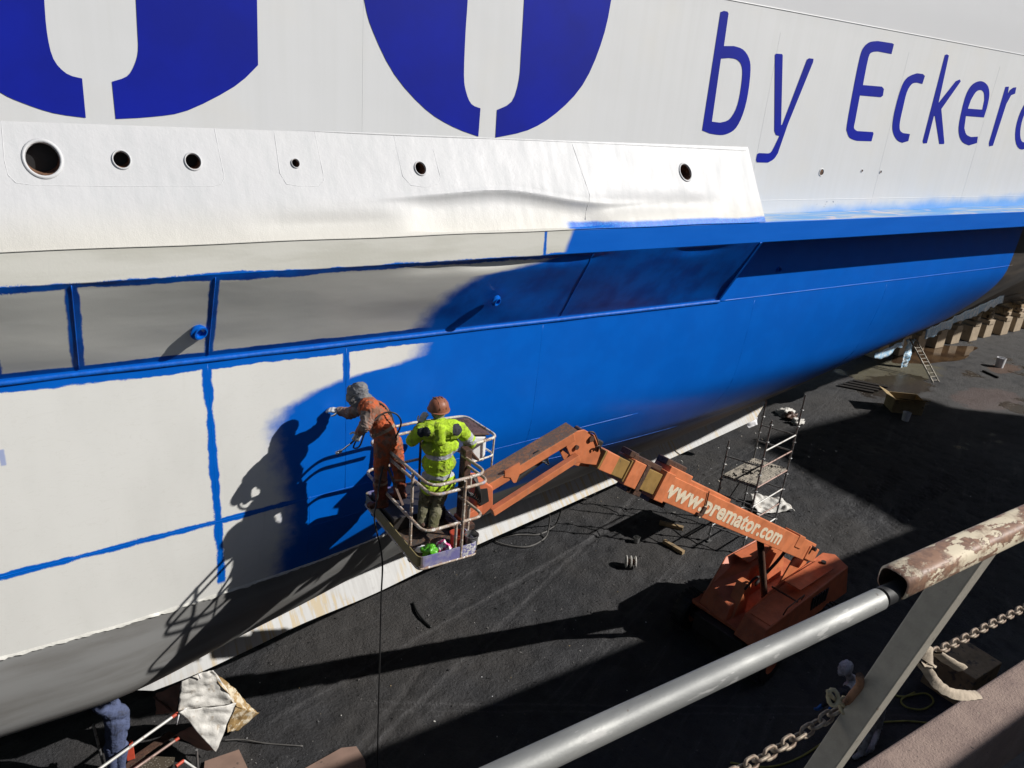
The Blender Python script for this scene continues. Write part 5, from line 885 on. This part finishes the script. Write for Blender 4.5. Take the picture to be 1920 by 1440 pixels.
# tarpaulin shelter under the bilge, lower left
def z5(x, y, z): return rz(*f5(x, y), z)
tar = empty('tarpaulin', z5(1100, 640, 0), 'white and rust-stained tarpaulin hung over tubes below the bilge keel', 'tarpaulin'); MT['sheetr'] = pm('rust_stained_sheet', (.36, .23, .09), .7, var=.45, scale=4, dirt=(.55, .48, .36), amt=.45, dscale=5, bump=.6, bscale=18, bdist=.02)
a, b, c, d = z5(935, 255, 1.75), z5(1100, 205, 1.75), z5(1212, 385, 1.0), z5(918, 428, 1.15); e = z5(1112, 632, .35)
drape([a, b, c, d], 26, 26, .05, 3, 'white_sheet', MT['sheetw'], None, None, tar, freq=2.4); drape([d + V(0, -.03, .05), c + V(0, -.03, .05), c.lerp(e, .75), e], 26, 26, .045, 6, 'white_sheet', MT['sheetw'], None, None, tar, freq=2.4); drape([z5(1105, 215, 1.72), z5(1155, 250, 1.5), z5(1335, 430, .25), z5(1215, 395, .98)], 26, 26, .05, 9, 'stained_sheet', MT['sheetr'], None, None, tar); drape([z5(1215, 395, .98), z5(1335, 430, .25), z5(1225, 525, .12), z5(1165, 530, .45)], 22, 22, .05, 11, 'stained_sheet', MT['sheetr'], None, None, tar)
drape([z5(800, 330, 1.3), z5(930, 275, 1.6), z5(905, 430, 1.0), z5(800, 440, .8)], 18, 18, .04, 14, 'stained_sheet', MT['card'], None, None, tar); drape([z5(900, 545, .5), z5(990, 500, .8), z5(1110, 630, .2), z5(1060, 635, .1)], 18, 18, .04, 17, 'stained_sheet', MT['card'], None, None, tar)
for (p, q) in (((925, 430, 1.16), (1010, 372, 1.1)), ((922, 432, 1.15), (908, 490, .95)), ((1020, 225, 1.85), (1030, 255, 1.7))): mb = MB(); mb.tube([z5(*p), z5(*q)], .012, 6); mb.build('tie_strap', MT['plw'], tar, smooth=True)
stg = empty('staging', z5(700, 713, 0), 'low staging of tubes and chequer plate at lower left with red tube ends', 'staging')
for (p, q, r, m) in (((480, 740, .95), (893, 446, 1.12), .026, 'sctubel'), ((660, 740, .55), (900, 572, .62), .024, 'sctuber'), ((480, 490, 1.3), (530, 690, .2), .022, 'sctube'), ((1012, 620, .6), (1016, 720, 0.05), .022, 'sctube'), ((945, 676, .5), (1030, 735, .35), .024, 'sctubel'), ((790, 345, 1.2), (885, 420, 1.05), .02, 'brown')): mb = MB(); mb.cyl(z5(*p), z5(*q), r, 12); mb.build('tube', MT[m], stg, smooth=True, auto=50)
for (p, q, r, m) in (((885, 452, 1.115), (915, 431, 1.127), .029, 'redtip'), ((900, 572, .62), (920, 559, .625), .028, 'redtip'), ((905, 705, .52), (945, 675, .50), .028, 'redtip')): mb = MB(); mb.cyl(z5(*p), z5(*q), r, 12); mb.build('tube_end', MT[m], stg, smooth=True, auto=50)
def mat_cheq(): m = M('chequer_plate'); v = m.vor(26, feature='F1'); c = m.mix((.11, .09, .065), (.26, .23, .19), v.ss(.35, .2)); m.set('Base Color', c).set('Metallic', .4).set('Roughness', .55); m.bump(v.ss(.4, .2), .9, .006); return m.mat
mb = MB(); mb.prism([z5(*q, .38) for q in ((630, 740), (740, 655), (900, 662), (880, 740))], (0, 0, .02)); mb.build('chequer_plate', mat_cheq(), stg); mb = MB(); mb.prism([z5(*q, .36) for q in ((610, 740), (700, 648), (870, 530), (905, 545), (740, 655), (640, 740))], (0, 0, .03)); mb.build('edge_board', MT['brown'], stg)
mb = MB(); p = z5(672, 660, .40); mb.box(p + V(0, 0, .17), (.13, .12, .34)); o = mb.build('red_box', MT['redtip'], None, bevel=.01); tag(o, 'small upright red box beside the worker in blue', 'box')
# far end: keel blocks, ladder, plastic film, box, cans
ORD = 'first second third fourth fifth sixth seventh eighth ninth tenth eleventh twelfth'.split()
MT['block'] = pm('worn_timber_block', (.42, .33, .23), .85, var=.2, scale=3, dirt=(.2, .15, .11), amt=.15, bump=.4)
for i in range(12):
    x = 36.6 + i * 1.72; y = 21.4 - 0.1 * (i % 2); rt = empty('keel_block', (x, y, 0), '%s timber keel block from the left in the row under the ferry' % ORD[i], 'keel block', 'keel blocks under the ship'); h = 1.2 + .05 * (i % 3)
    MB().box((x, y, h / 2 - .2), (.85, 1.5, h - .4 + .0)).build('base_block', MT['block'], rt, bevel=.03); MB().box((x, y, h - .28), (.62, 1.6, .24)).build('timber', MT['block'], rt, bevel=.02); MB().box((x + .08 * (i % 2), y, h + .12), (.5, 1.3, .44)).build('cap', MT['wood'], rt, bevel=.03); MB().box((x - .1, y - .62, h + .05), (.3, .3, .2)).build('wedge', MT['block'], rt, bevel=.02)
l0, l1 = rz(1755, 717, 0), ry(1711, 634, 19.3); ld = empty('ladder', l0, 'aluminium ladder leaning up to the bilge by the puddle', 'ladder'); sd2 = V(.97, -.2, 0).normalized() * .19
for s in (-1, 1): mb = MB(); mb.beam(l0 + sd2 * s, l1 + sd2 * s, .03, .07); mb.build('stile', MT['plank'], ld)
for k in range(12): p = l0.lerp(l1, (k + .6) / 12.3); mb = MB(); mb.cyl(p - sd2, p + sd2, .018, 8); mb.build('rung', MT['plank'], ld)
def mat_film(): m = M('pale_blue_film'); n = m.noise(3, 5, dist=1.5); m.set('Base Color', m.mix((.30, .52, .72), (.72, .78, .82), n.ss(.4, .65))).set('Roughness', .25); m.bump(m.noise(9, 4), .6, .03); return m.mat
MT['film'] = mat_film()
def filmstrip(pp, w_, zz, lab, seed):
    pts = [rz(a, b, zz) for a, b in pp]; p = smooth_path(pts, 7); P = [[q + V(0, -.12 * noise.noise(q * 1.5 + V(seed, 0, 0)) - .05 * j / 4, .12 - w_ * (j / 4) * (1 + .6 * noise.noise(q * 1.1 + V(0, seed, 0)))) for j in range(5)] for q in p]; mb = MB(); mb.grid(P); o = mb.build('plastic_film', MT['film'], None, smooth=True); s = o.modifiers.new('solid', 'SOLIDIFY'); s.thickness = .01; tag(o, lab, 'film')
filmstrip([(1640, 668), (1655, 661), (1668, 655), (1698, 640)], .32, 2.5, 'short strip of pale blue plastic film along the bilge left of the ladder', 3); filmstrip([(1735, 622), (1760, 611), (1790, 597), (1822, 582), (1850, 570), (1880, 556)], .45, 2.6, 'long strip of pale blue plastic film along the bilge above the keel blocks', 8)
q0 = ry(1711, 636, 19.4); drape([q0 + V(-.35, 0, 0), q0 + V(.25, 0, 0), q0 + V(.1, -.1, -1.9), q0 + V(-.35, -.1, -1.6)], 14, 26, .12, 5, 'plastic_film', MT['film'], 'pale blue plastic sheet hanging down beside the ladder top', 'film', th=.01)
bx = rz(1692, 768, 0); br = empty('open_box', bx, 'large open cardboard box with raised flaps on the floor', 'box'); e1, e2 = V(.8, -.6, 0), V(.6, .8, 0); ba, bb, bh = .62, .45, .6
for sg_ in (1, -1):
    MB().box(bx + e2 * bb * sg_ + V(0, 0, bh / 2), (2 * ba, .03, bh), (e1, e2, V(0, 0, 1))).build('side', MT['cardy'], br); MB().box(bx + e1 * ba * sg_ + V(0, 0, bh / 2), (.03, 2 * bb - .03, bh), (e1, e2, V(0, 0, 1))).build('side', MT['cardy'], br)
MB().box(bx + V(0, 0, .012), (2 * ba - .04, 2 * bb - .04, .02), (e1, e2, V(0, 0, 1))).build('bottom', MT['cardy'], br)
for q_, r_ in ((-e2 * bb, -e2 * .4), (-e1 * ba, -e1 * .42)):
    t_ = e1 * ba if abs(q_.normalized().dot(e2)) > .5 else e2 * bb; mb = MB(); mb.prism([bx + q_ - t_ + V(0, 0, bh + .012), bx + q_ + t_ + V(0, 0, bh + .012), bx + q_ + t_ + r_ + V(0, 0, bh + .2), bx + q_ - t_ + r_ + V(0, 0, bh + .2)], (0, 0, .02)); mb.build('flap', MT['cardy'], br)
bucket('bucket', rz(1697, 788, 0), .16, .36, MT['plw'], 'pale bucket standing in the shade below the open box', 'bucket'); bucket('drum', rz(1873, 688, 0), .22, .5, MT['plw'], 'white drum standing on a rusty patch at far right', 'drum', handle=False)
for i in range(4): a = rz(1572 + i * 9, 722 - i * 3, .05); mb = MB(); mb.beam(a, a + V(.9, -1.2, 0), .20, .05); o = mb.build('dark_plank', MT['dark'], None); tag(o, '%s of four dark planks lying side by side left of the open box' % ('leftmost', 'second from left', 'third from left', 'rightmost')[i], 'plank', 'dark planks by the open box')
mb = MB(); mb.cyl(rz(1843, 695, .05), rz(1872, 708, .05), .05, 8); o = mb.build('steel_bar', MT['dark'], None); tag(o, 'dark steel bar on the floor below the white drum', 'bar')
def puddle(cx, cy, ax, ay, seed, label):
    mb = MB(); pts = [V(cx + ax * math.cos(t) * (1 + .35 * noise.noise(V(math.cos(t) * 1.5 + seed, math.sin(t) * 1.5, 0))), cy + ay * math.sin(t) * (1 + .35 * noise.noise(V(math.cos(t) * 1.5, math.sin(t) * 1.5 + seed, 4))), .006) for t in np.linspace(0, 2 * math.pi, 48, endpoint=False)]; mb.add(pts, [tuple(range(48))]); o = mb.build('puddle', MT['water'], None); return tag(o, kind='structure')
def mat_water(): m = M('brown_puddle_water'); m.set('Base Color', m.mix((.05, .030, .018), (.09, .055, .03), m.noise(1.2, 4).ss(.4, .6))).set('Roughness', .05).set('Specular IOR Level', .6); m.bump(m.noise(3, 2), .03, .01); return m.mat
MT['water'] = mat_water(); puddle(40.4, 20.0, 3.2, 1.0, 2, '')
drape([rz(1405, 925, .25), rz(1470, 935, .2), rz(1492, 955, .12), rz(1420, 962, .1)], 30, 22, .10, 21, 'crumpled_sheet', MT['sheetw'], 'crumpled white sheet lying on the floor behind the scaffold', 'sheet'); drape([rz(1395, 787, 1.6), rz(1420, 782, 1.6), rz(1422, 796, 1.4), rz(1405, 803, 1.3)], 16, 12, .06, 25, 'torn_film', MT['plw'], 'torn white film hanging at the end of the bilge keel', 'film')
for i, (a, b, s) in enumerate(((1472, 778, .5), (1484, 785, .4), (1494, 795, .35))): blob('rag', rz(a, b, 0), (s * .7, s * .5, .16), MT['sheetw'] if i != 1 else MT['brown'], ('crumpled dirty rag farthest left of three by the scaffold top', 'brown rag in the middle of three by the scaffold top', 'small pale rag nearest the scaffold pole top')[i], 'rag', 30 + i, .7)
mb = MB(); p = rz(1790, 1290, 0); mb.box(p + V(0, 0, .45), (1.1, 1.0, .9)); ob = mb.build('wooden_crate', MT['wood'], None, bevel=.02); tag(ob, 'brown crate in deep shade beneath the tied rag', 'crate')
# grit, chips and flakes scattered over the floor
def scatter(name, n, mats, smin, smax, area, label, cat):
    mb = MB()
    for i in range(n):
        x, y = random.uniform(area[0], area[1]), random.uniform(area[2], area[3]); s = random.uniform(smin, smax) * random.choice((1, 1, .6)); z = gz(x, y) + s * .3; vs = [V(x, y, z) + V(random.uniform(-1, 1), random.uniform(-1, 1), random.uniform(-.5, .6)) * s for _ in range(6)]
        mb.add(vs, [(0, 1, 2), (0, 2, 3), (0, 3, 4), (1, 2, 5), (2, 3, 5), (3, 4, 5), (0, 1, 4), (1, 4, 5)], random.randrange(len(mats)))
    o = mb.build(name, mats, None, recalc=False); tag(o, label, cat, kind='stuff')
scatter('grit', 2600, [MT['black'], MT['dark'], MT['greyh']], .012, .035, (0, 30, 6, 18), 'black grit and small stones strewn over the dock floor', 'grit')
scatter('paint_flakes', 330, [MT['sheetw'], MT['plw'], MT['cardy']], .008, .022, (1, 28, 8.5, 17.5), 'pale paint flakes and litter specks on the black floor', 'flakes')
scatter('litter', 90, [MT['sheetw'], MT['plank']], .02, .07, (14, 25, 14, 17), 'pale litter scraps lying near the end of the bilge keel', 'litter')
